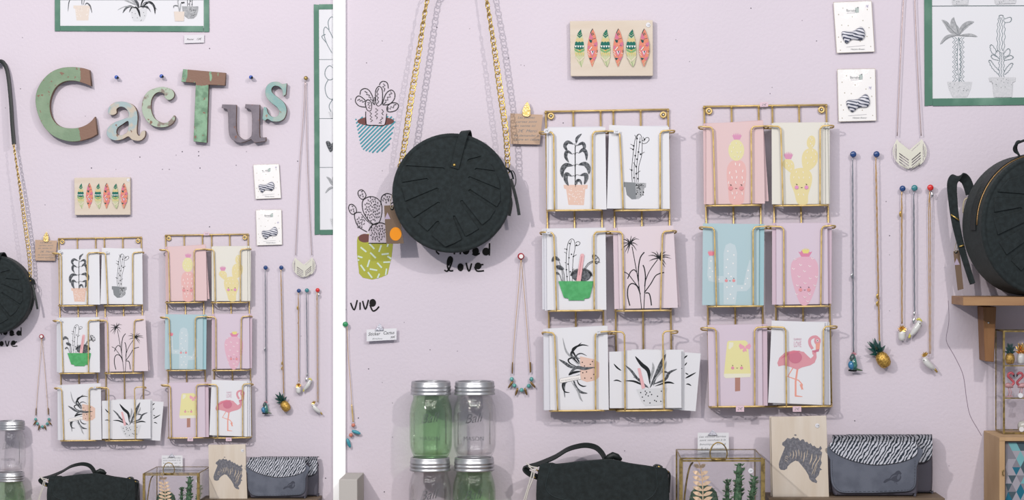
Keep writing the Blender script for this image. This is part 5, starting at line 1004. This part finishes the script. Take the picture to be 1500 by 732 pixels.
C_ = za([(357, 292), (383, 300), (391, 370), (360, 357), (315, 346), (270, 352), (235, 380), (215, 430), (215, 480), (232, 520), (262, 543), (310, 550), (352, 543), (385, 525), (407, 500), (417, 575), (385, 592), (330, 606), (280, 603), (225, 580), (180, 530), (155, 460), (155, 400), (178, 350), (215, 312), (260, 292), (310, 287)])
letter('letter_c', [arcs(C_, [1, 2, 14, 15])], letter_mat('green_painted_wood', '#8da387', '#80987c', 30, (.4, .6), 'X', .034), 11, 'largest wooden letter C, sage green with brown tips', False)
a_ = za([(463, 480), (470, 455), (495, 438), (530, 436), (562, 445), (582, 465), (590, 500), (587, 545), (588, 572), (598, 582), (606, 565), (622, 560), (622, 582), (610, 598), (590, 604), (565, 598), (550, 585), (525, 597), (495, 602), (468, 592), (457, 572), (465, 545), (490, 525), (530, 510), (550, 500), (550, 480), (535, 462), (515, 458), (500, 468), (500, 485), (485, 493), (470, 491)])
ah = za([(550, 520), (525, 533), (503, 550), (500, 572), (515, 580), (535, 574), (548, 560)])
letter('letter_a', [a_, ah], letter_mat('pale_blue_cream_peeling_paint', '#a9bdc0', '#cdbfae', 40, (.45, .55)), 9, 'wooden lowercase a in peeling pale blue and cream')
c_ = [(234, 127.4), (243.4, 128), (252, 131.5), (255.4, 138.4), (253, 144), (247, 146.5), (241.5, 142.8), (240, 137), (232, 135), (225.4, 139.3), (221.3, 148.5), (221.6, 162), (226, 172.5), (234, 178.3), (242.5, 179.8), (249, 176), (254.4, 169), (256.6, 171), (255.5, 177), (250.3, 182.8), (240, 186.2), (227, 185.4), (217, 179.3), (210, 169), (207.6, 157), (210, 143.4), (218.6, 132.5)]
letter('letter_c', [c_], letter_mat('pale_green_peeling_paint', '#b4c3b0', '#8f8278', 55, (.55, .62)), 8, 'small wooden c in pale green flaking paint')
T_ = zb([(82, 296), (265, 312), (262, 366), (192, 363), (184, 612), (127, 606), (137, 355), (75, 350)])
letter('letter_t', [T_], letter_mat('mint_over_brown_paint', '#8fb596', '#6c8f74', 60, (.45, .6), 'Z', .1065, True), 9, 'tall wooden T, mint green stem with worn brown bar', False)
u_ = zb([(250, 447), (311, 449), (311, 560), (330, 590), (352, 598), (373, 585), (378, 560), (375, 478), (347, 463), (350, 446), (411, 449), (410, 578), (422, 588), (438, 588), (437, 605), (388, 612), (374, 597), (330, 612), (295, 600), (279, 570), (275, 490), (270, 468), (248, 462)])
letter('letter_u', [arcs(u_, [0, 1, 6, 8, 9, 10, 13, 14, 15, 16, 21, 22])], letter_mat('dusty_mauve_paint', '#857c86', '#776f79', 60, (.4, .6), c3='#8a5f50'), 9, 'wooden lowercase u painted dusty mauve grey', False)
s_ = zb([(527, 357), (523, 405), (511, 411), (508, 388), (495, 372), (475, 368), (462, 380), (466, 398), (490, 418), (515, 440), (526, 470), (518, 505), (495, 520), (465, 520), (445, 510), (434, 518), (422, 510), (428, 458), (440, 462), (447, 485), (465, 500), (485, 498), (495, 480), (485, 460), (455, 435), (437, 410), (437, 378), (455, 355), (485, 350), (508, 360)])
letter('letter_s', [arcs(s_, [0, 1, 15, 16, 17, 29])], letter_mat('turquoise_peeling_paint', '#8db3b1', '#a9bcb4', 50, (.45, .6), c3='#a18978'), 9, 'small wooden s in chipped turquoise paint', False)
# ---------------------------------------------------------------- counter and riser
zr = P(1300, 729.3, 84).z; zj = P(660, 780, 45).z; t = T(980, 786, 0)
bm = BM(); x0, x1 = P(560, 0).x, P(1385, 0).x; box3(bm, (x0, -.235, zj-.03), (x1, -.003, zj)); bevel(bm, .001, 1)
for v in bm.verts: v.co -= t.loc
o = obj('wooden_counter', bm, M_pine); thing(o, t, 'brown counter board below the jars and satchel', 'counter', dup=True)
t = T(1255, 760, 0); root = empty('wooden_riser'); x0, x1 = P(1126, 0, 84).x, P(1384, 0, 84).x
def rb3(nm, a, b):
    bm = BM(); box3(bm, [a[i]-t.loc[i] for i in range(3)], [b[i]-t.loc[i] for i in range(3)]); bevel(bm, .0006, 1); obj(nm, bm, M_pinev if 'side' in nm else mat('dark_riser_wood', '#7d6a58', .6, col2='#65533f', nscale=8, stretch=(1, 2, 7)), root)
rb3('top_board', (x0, -84*PX, zr-.012), (x1, -.004, zr)); rb3('side_board', (x0, -82*PX, zj), (x0+.012, -.004, zr-.012)); rb3('side_board', (x1-.012, -82*PX, zj), (x1, -.004, zr-.012)); rb3('back_board', (x0+.012, -.014, zj), (x1-.012, -.004, zr-.012))
thing(root, t, 'dark wooden riser under the zebra board and grey clutches', 'riser', dup=True)
# ---------------------------------------------------------------- glass jars
def jar(x, ytop, ybase_z, g, label, H=None, dup=False):
    d = 45; t = T(x, 700, d); u = t.u; t.loc = P(x, 700, d); z0 = ybase_z
    t.loc.z = z0; t.y = VY-(z0-ZC)/u; root = empty('mason_jar')
    h = (111*u) if H is None else H; s = h/111
    pr = [(.00001, 1.2), (14, .6), (22, 0), (25.5, 1.5), (28.5, 8), (30.6, 16), (31.2, 30), (31.2, 62), (30.4, 70), (28.6, 78), (26.3, 84), (25.6, 88), (26.6, 90), (26.6, 91.4), (25.6, 92.6), (25.6, 108)]
    bm = BM(); lathe(bm, [(a*s, b*s) for a, b in pr], 40, sq=.03); gl = obj('glass_body', bm, g, root, True)
    bm = BM(); lathe(bm, [(.00001, 4*s)]+[(a*s-1.5*s, max(b*s, 4*s)+.2*s) for a, b in pr[2:12]], 40, sq=.03); obj('inner_glass', bm, g, gl, True)
    bm = BM(); lathe(bm, [(a*s, b*s) for a, b in ((27.4, 91), (29.6, 91.2), (30, 92), (29.8, 93.4), (29.1, 94.2), (28.9, 96), (29.7, 97.2), (29.7, 98.6), (28.9, 99.8), (28.9, 101.2), (29.5, 102.2), (29.5, 103.6), (28.8, 104.6), (28.8, 108.4), (28.3, 110.2), (27.4, 110.8), (25.2, 110.6), (24.9, 109.6), (26.6, 108.6))], 44)
    obj('lid_band', bm, M_zinc, root, True)
    bm = BM(); lathe(bm, [(.00001, 108.3*s), (21*s, 108.3*s), (22*s, 109.1*s), (25.4*s, 109.1*s), (25.4*s, 107.8*s), (.00001, 107.3*s)], 40); obj('lid_disc', bm, M_zinc, root, True)
    def emboss(sx, cx, cz, hh, w_, sh):            # raised lettering wrapped round the glass
        cu = bpy.data.curves.new('t', 'FONT'); cu.body = sx; cu.size = hh*s/.72; cu.shear = sh; cu.align_x = 'CENTER'; cu.extrude = .0003; cu.offset = -.0001
        me = curve_mesh(cu); xs = [v.co.x for v in me.vertices]; k = w_*s/(max(xs)-min(xs)); rr = 31.3*s
        for v in me.vertices:
            a = (v.co.x*k+cx*s)/rr; r = rr+v.co.z; v.co = (r*math.sin(a), -r*math.cos(a), cz*s+v.co.y+.12*v.co.x*(1 if sh else 0))
        link('embossed_lettering', me, M_emb, gl)
    emboss('Ball', -1, 52, 14, 27, .35); emboss('MASON', 0, 26, 6, 30, 0)
    for sx in (-1, 1):
        a = sx*.82; bm = BM(); tube(bm, [(31.6*s*math.sin(a), -31.6*s*math.cos(a), 20*s), (31.6*s*math.sin(a), -31.6*s*math.cos(a), 66*s)], .7*s, 6); obj('embossed_rib', bm, M_emb, gl, True)
    thing(root, t, label, 'jar', 'glass preserving jars in two stacks', dup=dup); root.location = t.loc; return h
hh = 111*T(0, 0, 45).u
for x, g, dz, lb, dp in ((630, M_glassc, 0, 'clear glass screw-top jar under the green jar', False), (694.5, M_glassg, 0, 'green glass screw-top jar under the clear jar', True), (631.3, M_glassg, 1, 'green glass screw-top jar standing on the clear jar', False), (695.3, M_glassc, 1, 'clear glass screw-top jar standing on the green jar', True)):
    jar(x, 0, zj+dz*(hh+.0003)+.0002, g, lb, dup=dp)
# ---------------------------------------------------------------- pale box at the left edge of the right wall
t = T(520, 740, 0); bm = BM(); a = P(533, 692, 2); zt = a.z
x1 = a.x; x0 = P(507.2, 0, 0).x; d1 = 100
box3(bm, (x0-t.loc.x, -d1*PX, -.09), (x1-t.loc.x, -2*PX, zt-t.loc.z)); bevel(bm, .0008, 1)
o = obj('box', bm, flat('pale_box_card', '#c9c4bf')); thing(o, t, 'pale beige box corner beside the white strip', 'box')
# ---------------------------------------------------------------- black satchel
t = T(882, 760, 0); root = empty('satchel'); Zs = (740, 600, 270/1497)
q = lambda L: [(740+x*Zs[2], 600+y*Zs[2]) for x, y in L]
bz = zj+.0005-t.loc.z
body = q([(262, 530), (290, 470), (360, 450), (800, 420), (1000, 450), (1290, 490), (1322, 540), (1330, 700)])+[(979, 770), (966, 779), (800, 779), (787, 770), (785.5, 732)]
bm = BM(); pp = [t.p(x, y, 36) for x, y in cr([Vector(a) for a in body], 4, True)]; zmin = min(p.z for p in pp)
for p in pp: p.z = max(p.z, bz)
puff(bm, pp, [(6*PX, -26*PX), (1.5*PX, -23*PX), (0, -16*PX), (0, 14*PX), (2*PX, 20*PX), (7*PX, 24*PX)]); obj('body', bm, M_suede, root, True)
flap = q([(290, 441), (380, 432), (430, 441), (600, 420), (800, 404), (880, 405), (1000, 433), (1150, 455), (1306, 479), (1325, 560), (1332, 700)])+[(978, 748), (965, 758), (805, 758), (790, 750)]+q([(256, 720), (256, 620), (270, 520)])
plate('flap', t, [flap], 60, 63, M_suede, root, 1.2)
bm = BM(); top = [Vector(a) for a in q([(290, 441), (380, 432), (430, 441), (600, 420), (800, 404), (880, 405), (1000, 433), (1150, 455), (1306, 479)])]; tp = cr(top, 4); n = len(tp); g = []
for f, dd, dy in ((0, 61.5, .6), (.25, 58, -.2), (.5, 48, -1.2), (.75, 30, -.8), (1, 14, 1.5)): g.append([bm.verts.new(t.p(p.x, p.y+dy+.4, dd)) for p in tp])
for A_, B_ in zip(g, g[1:]):
    for i in range(n-1): bm.faces.new((A_[i], A_[i+1], B_[i+1], B_[i]))
bmesh.ops.solidify(bm, geom=bm.faces[:], thickness=.0022); obj('flap_top', bm, M_suede, root, True)
bm = BM(); tube(bm, cr([t.p(x, y, 63.2) for x, y in q([(372, 445), (345, 540), (330, 610), (345, 665), (400, 705), (470, 725), (560, 745), (800, 760), (1080, 745), (1180, 710), (1230, 640), (1232, 560), (1225, 480)])], 6), .55*PX, 5); obj('edge_piping', bm, mat('dark_teal_piping', '#273538', .6), root, True)
bm = BM(); sweep(bm, cr([t.p(x, y, d) for (x, y), d in zip(q([(262, 545), (200, 520), (163, 485), (190, 465), (270, 440), (400, 385), (500, 325), (580, 298), (660, 288), (735, 305), (785, 350), (812, 400)]), (50, 52, 50, 46, 42, 38, 36, 36, 36, 38, 40, 42))], 6), (.25, 1, .55), [11*PX]*67, 2.4*PX); obj('shoulder_strap', bm, M_strap, root)
bm = BM(); tube(bm, [t.p(x, y, d) for (x, y), d in zip(q([(820, 415), (845, 385), (875, 370), (905, 380), (935, 410)]), (40, 42, 42, 40, 38))], [4*PX, 5*PX, 5.4*PX, 5*PX, 4*PX], 10); obj('strap_loop', bm, M_strap, root, True)
for pts, nm in ((q([(1205, 462), (1225, 450), (1255, 455), (1275, 468)]), 'strap_stub'), (q([(1310, 500), (1335, 520), (1332, 600), (1328, 670)]), 'strap_stub')):
    bm = BM(); sweep(bm, cr([t.p(x, y, 40) for x, y in pts], 4), (0, 1, 0), 10*PX, 3*PX); obj(nm, bm, M_strap, root)
for x, y in q([(1250, 462), (1320, 497), (262, 490), (235, 545)]):
    bm = BM(); tube(bm, [t.p(x-1.6, y-.8, 56), t.p(x+1.8, y+1.6, 56)], 1.1*PX, 8); obj('gold_fitting', bm, M_goldb, root, True)
bm = BM(); 
for pts in ([(170, 428), (200, 455), (230, 465), (262, 470)], [(262, 470), (240, 490), (215, 480), (190, 455)], [(225, 480), (205, 560), (175, 660), (150, 740)], [(240, 485), (225, 560), (190, 650), (165, 745)]): tube(bm, cr([t.p(x, y, 66) for x, y in q(pts)], 5), 1.1*PX, 6)
tag(obj('white_tie', bm, flat('white_tie', '#dcd8d2'), root, True), kind='stuff')
thing(root, t, 'black suede satchel with folded flap, lower centre', 'bag', dup=True)
# ---------------------------------------------------------------- glass case with cacti
t = T(1058, 760, 100); root = empty('glass_case'); Zg = (970, 600, 160/887)
qx = lambda x, y: (970+x*Zg[2], 600+y*Zg[2])
fz0 = zj+.0015-t.loc.z; ztop_ = t.p(0, 671.5, 160).z; xl, xr = t.p(997.5, 0, 160).x, t.p(1117.5, 0, 160).x; yf = t.p(0, 0, 160).y; yb2 = t.p(0, 0, 14).y
def gb(a, b, r, nm='frame_bar'):
    bm = BM(); tube(bm, [a, b], r*PX, 4); return obj(nm, bm, M_oldbrass, root)
for x in (xl, xr):
    gb((x, yf, fz0), (x, yf, ztop_), 3.4 if x == xl else 4); gb((x, yb2, fz0), (x, yb2, ztop_), 1.6); gb((x, yf, ztop_), (x, yb2, ztop_), 1.1); gb((x, yf, fz0), (x, yb2, fz0), 1.5)
for z in (fz0+.001, ztop_-.0035): gb((xl, yf, z), (xr, yf, z), 1.7)
gb((xl, yf-.001, ztop_+.0005), (xr, yf-.001, ztop_+.0005), 1.5, 'lid_bar'); gb((xl, yb2, ztop_), (xr, yb2, ztop_), 1); gb((xl, yb2, fz0), (xr, yb2, fz0), 1.5)
for nm, a_, b_ in (('front_pane', (xl, yf, fz0), (xr, yf+.001, ztop_)), ('lid_pane', (xl, yf, ztop_), (xr, yb2, ztop_+.001)), ('side_pane', (xl, yf, fz0), (xl+.001, yb2, ztop_)), ('side_pane', (xr-.001, yf, fz0), (xr, yb2, ztop_))):
    bm = BM(); box3(bm, a_, b_); obj(nm, bm, M_pane, root)
bm = BM(); tube(bm, cr([t.p(*qx(x, y), 162) for x, y in ((405, 405), (390, 370), (392, 330), (415, 285), (455, 265), (498, 283), (524, 330), (525, 375), (510, 405))], 6), .95*PX, 8); tube(bm, [t.p(*qx(405, 404), 162), t.p(*qx(512, 404), 162)], 1.2*PX, 8); obj('ring_handle', bm, M_oldbrass, root, True)
bm = BM(); tube(bm, cr([t.p(*qx(x, y), 150) for x, y in ((250, 425), (225, 460), (205, 540), (190, 640), (180, 740), (178, 900))], 5), 1.3*PX, 7); obj('stay_rod', bm, M_oldbrass, root, True)
thing(root, t, 'brass and glass display case holding cacti, lower centre', 'display case', dup=True)
zc = fz0+t.loc.z+.0025
t = T(1028, 775, 146); root = empty('fern_ornament'); M_fern = mat('rose_gold_leaf', '#e2c4a4', .4, .45, g=1.0); u = t.u
sz = t.loc.z; bm = BM(); stem = [t.p(*qx(x, y)) for x, y in ((280, 395), (300, 430), (318, 500), (328, 600), (330, 740))]+[Vector((0, 0, zc-sz))]; tube(bm, cr(stem, 5), .9*PX, 6); obj('stem', bm, M_fern, root, True)
for i in range(10):
    y = 470+i*42 if i else 455; cx = 305+min(i, 4)*6; Ls = (48, 62, 68, 72, 78, 80, 80, 78, 74, 70)[i]
    for s in (-1, 1):
        bm = BM(); c0 = t.p(*qx(cx, y+18)); e = t.p(*qx(cx+s*Ls, y-14)); mid_ = (c0+e)/2+Vector((0, -.001, .0006)); W = (e-c0).cross(Vector((0, 1, 0)))
        sweep(bm, [c0, c0*.7+e*.3, mid_, c0*.25+e*.75, e], W, [1*PX, 4.5*PX, 5.6*PX, 4.4*PX, .4*PX], .6*PX); obj('leaflet', bm, M_fern, root)
thing(root, t, 'rose-gold fern leaf ornament standing in the glass case', 'ornament', dup=True)
M_cact = mat('dark_cactus_green', '#3b5a48', .6, col2='#5c7a5c', nscale=160, bump=.5, bscale=500); M_cact2 = mat('spiky_cactus_green', '#3d6b45', .6, col2='#7c9c78', nscale=200, thr=(.45, .75), bump=.6, bscale=500)
def cactus_round(x, ytop, r, label):
    t = T(x, 775, 85); root = empty('potted_cactus'); u = t.u; z0 = zc-t.loc.z; ph = 24*u; zt = t.p(x, ytop).z
    bm = BM(); lathe(bm, [(.00001, z0), (r*.62*u, z0), (r*.78*u, z0+ph), (r*.7*u, z0+ph), (.00001, z0+ph*.9)], 24); obj('pot', bm, flat('grey_clay_pot', '#8d8a88'), root, True)
    bm = BM(); H_ = zt-z0-ph*.9; n = 40
    prof = [(.00001, 0), (r*.7*u, H_*.02), (r*.95*u, H_*.2), (r*u, H_*.5), (r*.85*u, H_*.78), (r*.45*u, H_*.95), (.00001, H_)]
    rings = []
    for rad, h in prof:
        rings.append([bm.verts.new((rad*(1+.1*(k % 2))*math.cos(k*2*math.pi/n), rad*(1+.1*(k % 2))*math.sin(k*2*math.pi/n), z0+ph*.9+h)) for k in range(n)])
    for A_, B_ in zip(rings, rings[1:]):
        for k in range(n): bm.faces.new((A_[k], A_[(k+1) % n], B_[(k+1) % n], B_[k]))
    obj('ribbed_body', bm, M_cact, root)
    bm = BM(); rr = random.Random(5)
    for k in range(0, n, 2):
        a = (k+1)*2*math.pi/n
        for j in range(7):
            f = .15+j*.12; h = H_*f; rad = r*u*math.sin(math.pi*min(.95, .12+f*.85))**.5*1.08
            p = Vector((rad*math.cos(a), rad*math.sin(a), z0+ph*.9+h)); e = p+Vector((math.cos(a), math.sin(a), .4+rr.uniform(-.3, .3)))*2.6*u; tube(bm, [p, e], [.35*PX, .1*PX], 3)
    tag(obj('spines', bm, flat('pale_spines', '#b9b79a'), root), kind='stuff'); thing(root, t, label, 'cactus', dup=True)
cactus_round(1031, 709, 20, 'round ribbed cactus behind the rose-gold fern in case')
def cactus_stem(x, ytop, r, lean, label, seed):
    t = T(x, 775, 95); root = empty('potted_cactus'); u = t.u; z0 = zc-t.loc.z; ph = 20*u; rr = random.Random(seed); zt = t.p(x, ytop).z
    bm = BM(); lathe(bm, [(.00001, z0), (9*u, z0), (11*u, z0+ph), (10*u, z0+ph), (.00001, z0+ph*.9)], 20); obj('pot', bm, flat('grey_clay_pot', '#8d8a88'), root, True)
    bm = BM(); n = 12; pts = []; rad = []
    for k in range(n+1):
        f = k/n; pts.append(Vector((lean*u*f, 0, z0+ph*.9+(zt-z0-ph*.9)*f))); rad.append(r*u*(.85+.15*math.sin(k*2.6))*(1-.45*f**2) if k < n else r*u*.25)
    tube(bm, pts, rad, 8)
    for k in range(int(26*(zt-z0)/.1)+40):
        f = rr.uniform(.05, 1); i = min(n-1, int(f*n)); p = pts[i].lerp(pts[i+1], f*n-i); a = rr.uniform(0, 6.28); q_ = rad[i]
        p = p+Vector((math.cos(a), math.sin(a), 0))*q_*.9; dv = Vector((math.cos(a), math.sin(a), rr.uniform(.1, .9))); tube(bm, [p, p+dv*2.2*u, p+dv*4.6*u], [1.5*u, 1.2*u, .25*u], 5)
    obj('lobed_stem', bm, M_cact2, root)
    bm = BM()
    for k in range(120):
        f = rr.uniform(.05, 1); i = min(n-1, int(f*n)); p = pts[i].lerp(pts[i+1], f*n-i); a = rr.uniform(0, 6.28); q_ = rad[i]
        p = p+Vector((math.cos(a), math.sin(a), 0))*(q_+1.5*u); dv = Vector((math.cos(a), math.sin(a), rr.uniform(-.2, .9))); tube(bm, [p, p+dv*3.5*u], [.3*PX, .1*PX], 3)
    tag(obj('spines', bm, flat('pale_spines', '#b9b79a'), root), kind='stuff'); thing(root, t, label, 'cactus', dup=True)
cactus_stem(1079, 678, 7.5, 4, 'tallest bumpy green cactus in the glass case', 1); cactus_stem(1066, 703, 4.5, -1, 'short bumpy cactus left of the tallest in case', 2); cactus_stem(1098, 697, 5, 7, 'leaning bumpy cactus right of the tallest in case', 3)
t = T(1099.8, 689.2, 161); o = plate('price_sticker', t, [[(1099.8+3.7*math.cos(a), 689.2+3.7*math.sin(a)) for a in [k*math.pi/8 for k in range(16)]]], 161.3, 161.8, M_paper, None, .03, False); text('writing', t, '35€', 1097.6, 690.6, 2.6, M_grey, o, 161.9, width=4.4, shear=.2); thing(o, t, 'round white price sticker on the glass case front', 'sticker', dup=True)
# ---------------------------------------------------------------- zebra boards
t = T(1170, 730, 40); o = board('zebra_board', t, [(1129.5, 611), (1210.5, 608.8), (1214.5, 729.5), (1132, 730)], 58, 66, M_woodv, None, .6)
for v in o.data.vertices: v.co.z = max(v.co.z, zr+.0006-t.loc.z) if v.co.z < -.03 else v.co.z
thing(o, t, 'pale plywood board with grey zebra head print', 'wall plaque', dup=True)
A = Art(t, 66, (1120, 600, 110/610)); M_zp = mat('zebra_grey_print', '#6c6c74', .8, col2='#82828a', nscale=260); M_zl = flat('zebra_stripe_gap', '#d8c8b4')
A.poly([(115, 440), (118, 470), (130, 486), (160, 490), (183, 478), (186, 460), (215, 432), (250, 412), (275, 420), (302, 452), (332, 490), (356, 530), (365, 562), (385, 583), (422, 596), (428, 580), (412, 560), (440, 528), (450, 492), (468, 486), (448, 470), (465, 430), (456, 405), (468, 345), (452, 332), (466, 314), (455, 292), (440, 312), (420, 308), (405, 290), (390, 295), (375, 270), (360, 278), (345, 258), (330, 262), (318, 240), (302, 240), (290, 252), (272, 228), (250, 232), (235, 220), (212, 236), (185, 228), (165, 252), (145, 265), (142, 285), (165, 302), (155, 330), (128, 395)], M_zp)
for p, w_ in (([(230, 330), (236, 365), (225, 400)], 6), ([(250, 325), (258, 360), (252, 398)], 5), ([(275, 320), (280, 350), (278, 375)], 6), ([(300, 335), (300, 370), (292, 400)], 4), ([(325, 340), (322, 385), (312, 425)], 7), ([(385, 355), (380, 400), (365, 440)], 9), ([(418, 360), (420, 395), (395, 440), (385, 480)], 7), ([(452, 365), (445, 400), (415, 450), (400, 500)], 6), ([(205, 345), (212, 365), (200, 385)], 4), ([(165, 390), (180, 375), (195, 390)], 3), ([(160, 405), (178, 392), (192, 410)], 3), ([(160, 420), (175, 412), (188, 425)], 3), ([(350, 320), (345, 360), (338, 390)], 4), ([(400, 480), (390, 510), (380, 530)], 4), ([(222, 250), (228, 290)], 3), ([(265, 250), (262, 300)], 3), ([(430, 440), (415, 480), (400, 530)], 4), ([(330, 270), (328, 310)], 3)): A.line(p, w_, M_zl, ends='leaf')
A.ell(250, 204, 9, 5, M_zp); A.build('zebra_print', o)
t = T(1168, 730, 40); o = board('zebra_board', t, [(1127.3, 610), (1205, 610.5), (1210, 729), (1129.3, 729)], 49, 56.5, M_woodv, None, .6)
for v in o.data.vertices: v.co.z = max(v.co.z, zr+.0006-t.loc.z) if v.co.z < -.03 else v.co.z
thing(o, t, 'plain plywood board edge behind the zebra board', 'wall plaque', dup=True)
t = T(1197.3, 623, 66.4); o = plate('price_sticker', t, [[(1197.3+3.2*math.cos(a), 623+3.2*math.sin(a)) for a in [k*math.pi/8 for k in range(16)]]], 66.4, 66.8, M_paper, None, .03, False); text('writing', t, '18', 1195.4, 624.4, 2.6, M_grey, o, 66.95, width=3.6, shear=.2); thing(o, t, 'round white price sticker on the zebra board', 'sticker', dup=True)
# ---------------------------------------------------------------- grey clutches with zebra flaps
M_gl = mat('slate_grey_leather', '#6c717f', .55, col2='#5f6472', nscale=25, bump=.15, bscale=600, spec=.3); M_gl2 = mat('dark_grey_leather', '#5b5966', .6, bump=.15, bscale=600)
M_zf = mat('zebra_print_leather', '#d3d5df', .38, col2='#1d2a38', nscale=105, thr=(.5, .6), wave=(5, 1.2), stretch=(1, .2, -.62), spec=.5)
zq = lambda L: [(1210+x*165/1129, 625+y*165/1129) for x, y in L]
def clutch(body, flap, top, dfront, dback, label, mbody, bird, studs):
    t = T(sum(p[0] for p in body)/len(body), 729, dback); root = empty('clutch_bag'); bz = zr+.0005-t.loc.z
    lowy = max(p[1] for p in body); bm = BM(); pp = [t.p(x, y, (dfront+dback)/2) for x, y in cr([Vector(a) for a in body], 5, True)]
    for p in pp: p.z = max(p.z, bz)
    h = (dfront-dback)/2; puff(bm, pp, [(5*PX, -h*PX), (1*PX, -(h-3)*PX), (0, -(h-7)*PX), (0, (h-6)*PX), (1.5*PX, (h-2.5)*PX), (4*PX, (h-1.2)*PX)]); obj('body', bm, mat('dark_grey_leather'), root, True)
    if bird:
        fr = zq([(42, 190), (42, 330), (46, 480), (62, 580), (110, 640), (180, 663), (330, 664), (500, 664), (700, 655), (820, 648), (880, 620), (905, 560), (912, 400), (912, 190)])
        fp = plate('front_panel', t, [fr], dfront-1, dfront+2, mbody, root, 1)
        bm = BM(); s_ = cr([t.p(x, y, dfront+2.2) for x, y in zq([(62, 330), (66, 480), (82, 570), (125, 625), (190, 645), (500, 646), (810, 632), (865, 605), (886, 550), (892, 330)])], 8)
        for i in range(0, len(s_)-1): tube(bm, [s_[i], s_[i]*.4+s_[i+1]*.6], .0003, 4)
        tag(obj('stitching', bm, M_strap, fp), kind='stuff')
        A = Art(t, dfront+2, (1210, 625, 165/1129)); M_b = flat('embossed_bird_print', '#4e515d'); M_b2 = flat('bird_wing_print', '#656976')
        A.poly([(575, 552), (600, 525), (635, 512), (655, 485), (690, 460), (705, 445), (728, 437), (745, 448), (758, 468), (748, 480), (755, 505), (740, 535), (710, 552), (680, 545), (650, 535), (620, 545), (590, 562)], M_b, True); A.line([(645, 522), (670, 495), (712, 480)], 12, M_b2, ends='leaf'); A.ell(728, 500, 14, 30, M_b2, .3); A.line([(700, 548), (708, 572), (718, 574)], 4, M_b, False); A.line([(685, 548), (690, 562)], 4, M_b, False)
        A.build('bird_print', fp)
    plate('zebra_flap', t, [arcs(zq(flap), [0, 1])], dfront+2.2, dfront+4.2, M_zf, root, .6, False)
    (xa, ya), (xb, yb) = zq(top); bm = BM(); g = []
    fy = zq([flap[0]])[0][1]; ys = [(dfront+3.4, fy+.6), (dfront+2.6, (fy*2+ya)/3), (dfront-1, (fy+ya*2)/3-.6), ((dfront+dback)/2, ya-.3), (dback+2, ya+1.5)]
    for dd, y in ys: g.append([bm.verts.new(t.p(xa+(xb-xa)*k/12, y, dd)) for k in range(13)])
    for A_, B_ in zip(g, g[1:]):
        for k in range(12): bm.faces.new((A_[k], A_[k+1], B_[k+1], B_[k]))
    bmesh.ops.solidify(bm, geom=bm.faces[:], thickness=.0014); obj('flap_top', bm, M_zf, root, True)
    for x, y in studs:
        c = t.p(*zq([(x, y)])[0], dfront+4); bm = BM(); lathe(bm, [(.00001, 0), (2.3*PX, 0), (2.9*PX, 1.6*PX), (1.8*PX, 3.2*PX), (.00001, 3.5*PX)], 14, 'y', c); obj('stud', bm, mat('bronze_stud', '#6d6055', .3, .9, g=1.0), root, True)
    thing(root, t, label, 'clutch bag', 'zebra-flap clutch bags', dup=True)
clutch(zq([(200, 220), (260, 190), (980, 190), (1045, 200), (1062, 300), (1062, 560), (1045, 690), (1000, 700), (300, 700), (200, 600)]), [(200, 130), (1068, 130), (1068, 220), (1055, 300), (1005, 345), (950, 357), (850, 355), (500, 350), (200, 250)], [(200, 76), (1064, 72)], 26, 6, 'darker zebra-flap clutch bag standing behind, studded', M_gl2, False, [(933, 258)])
clutch(zq([(44, 260), (46, 480), (50, 600), (80, 680), (140, 712), (500, 715), (850, 710), (890, 680), (910, 600), (910, 300), (900, 215), (860, 200), (100, 200), (56, 215)]), [(42, 158), (912, 152), (916, 200), (905, 278), (800, 338), (650, 370), (480, 380), (300, 348), (150, 295), (60, 235), (38, 190)], [(62, 82), (906, 80)], 64, 33, 'front grey clutch bag with zebra flap and bird print', M_gl, True, [])
# ---------------------------------------------------------------- the same wares again, smaller, left of the strip
def bisect(o, x, base):
    if o.type == 'MESH':
        o.data = o.data.copy(); bm = BM(); bm.from_mesh(o.data)
        M = Matrix.Translation(base.location) @ base.rotation_euler.to_matrix().to_4x4() @ Matrix.Diagonal((*base.scale, 1))
        L = [o]; q = o
        while q.parent and q is not base:
            q = q.parent; L.append(q)
        M2 = M.copy()
        for q in L[::-1]:
            if q is not base: M2 = M2 @ q.matrix_basis
        inv = M2.inverted(); co = inv @ Vector((x, 0, 0)); no = (M2.to_3x3().transposed() @ Vector((1, 0, 0))).normalized()
        g = bmesh.ops.bisect_plane(bm, geom=bm.verts[:]+bm.edges[:]+bm.faces[:], dist=1e-7, plane_co=co, plane_no=no, clear_outer=True)
        ed = [e for e in g['geom_cut'] if isinstance(e, bmesh.types.BMEdge)]
        if ed and not o.get('flat'): bmesh.ops.holes_fill(bm, edges=ed)
        n = len(bm.faces); bm.to_mesh(o.data); bm.free()
        kids = list(o.children)
        for ch in kids: bisect(ch, x, base)
        if n == 0 and o is not base: bpy.data.objects.remove(o)
    else:
        for ch in list(o.children): bisect(ch, x, base)
for (o, t, label, group, clip) in DUPS:
    c = copy_tree(o); c.location = P(t.x*.675-453, t.y*.675+239, t.d*.675); c.scale = (.675*o.scale.x, .675*o.scale.y, .675*o.scale.z)
    c['label'] = label+' left of the white strip'
    if group: c['group'] = group+', left of the white strip'
    if clip: bisect(c, P(487.7, 0, 0).x, c)
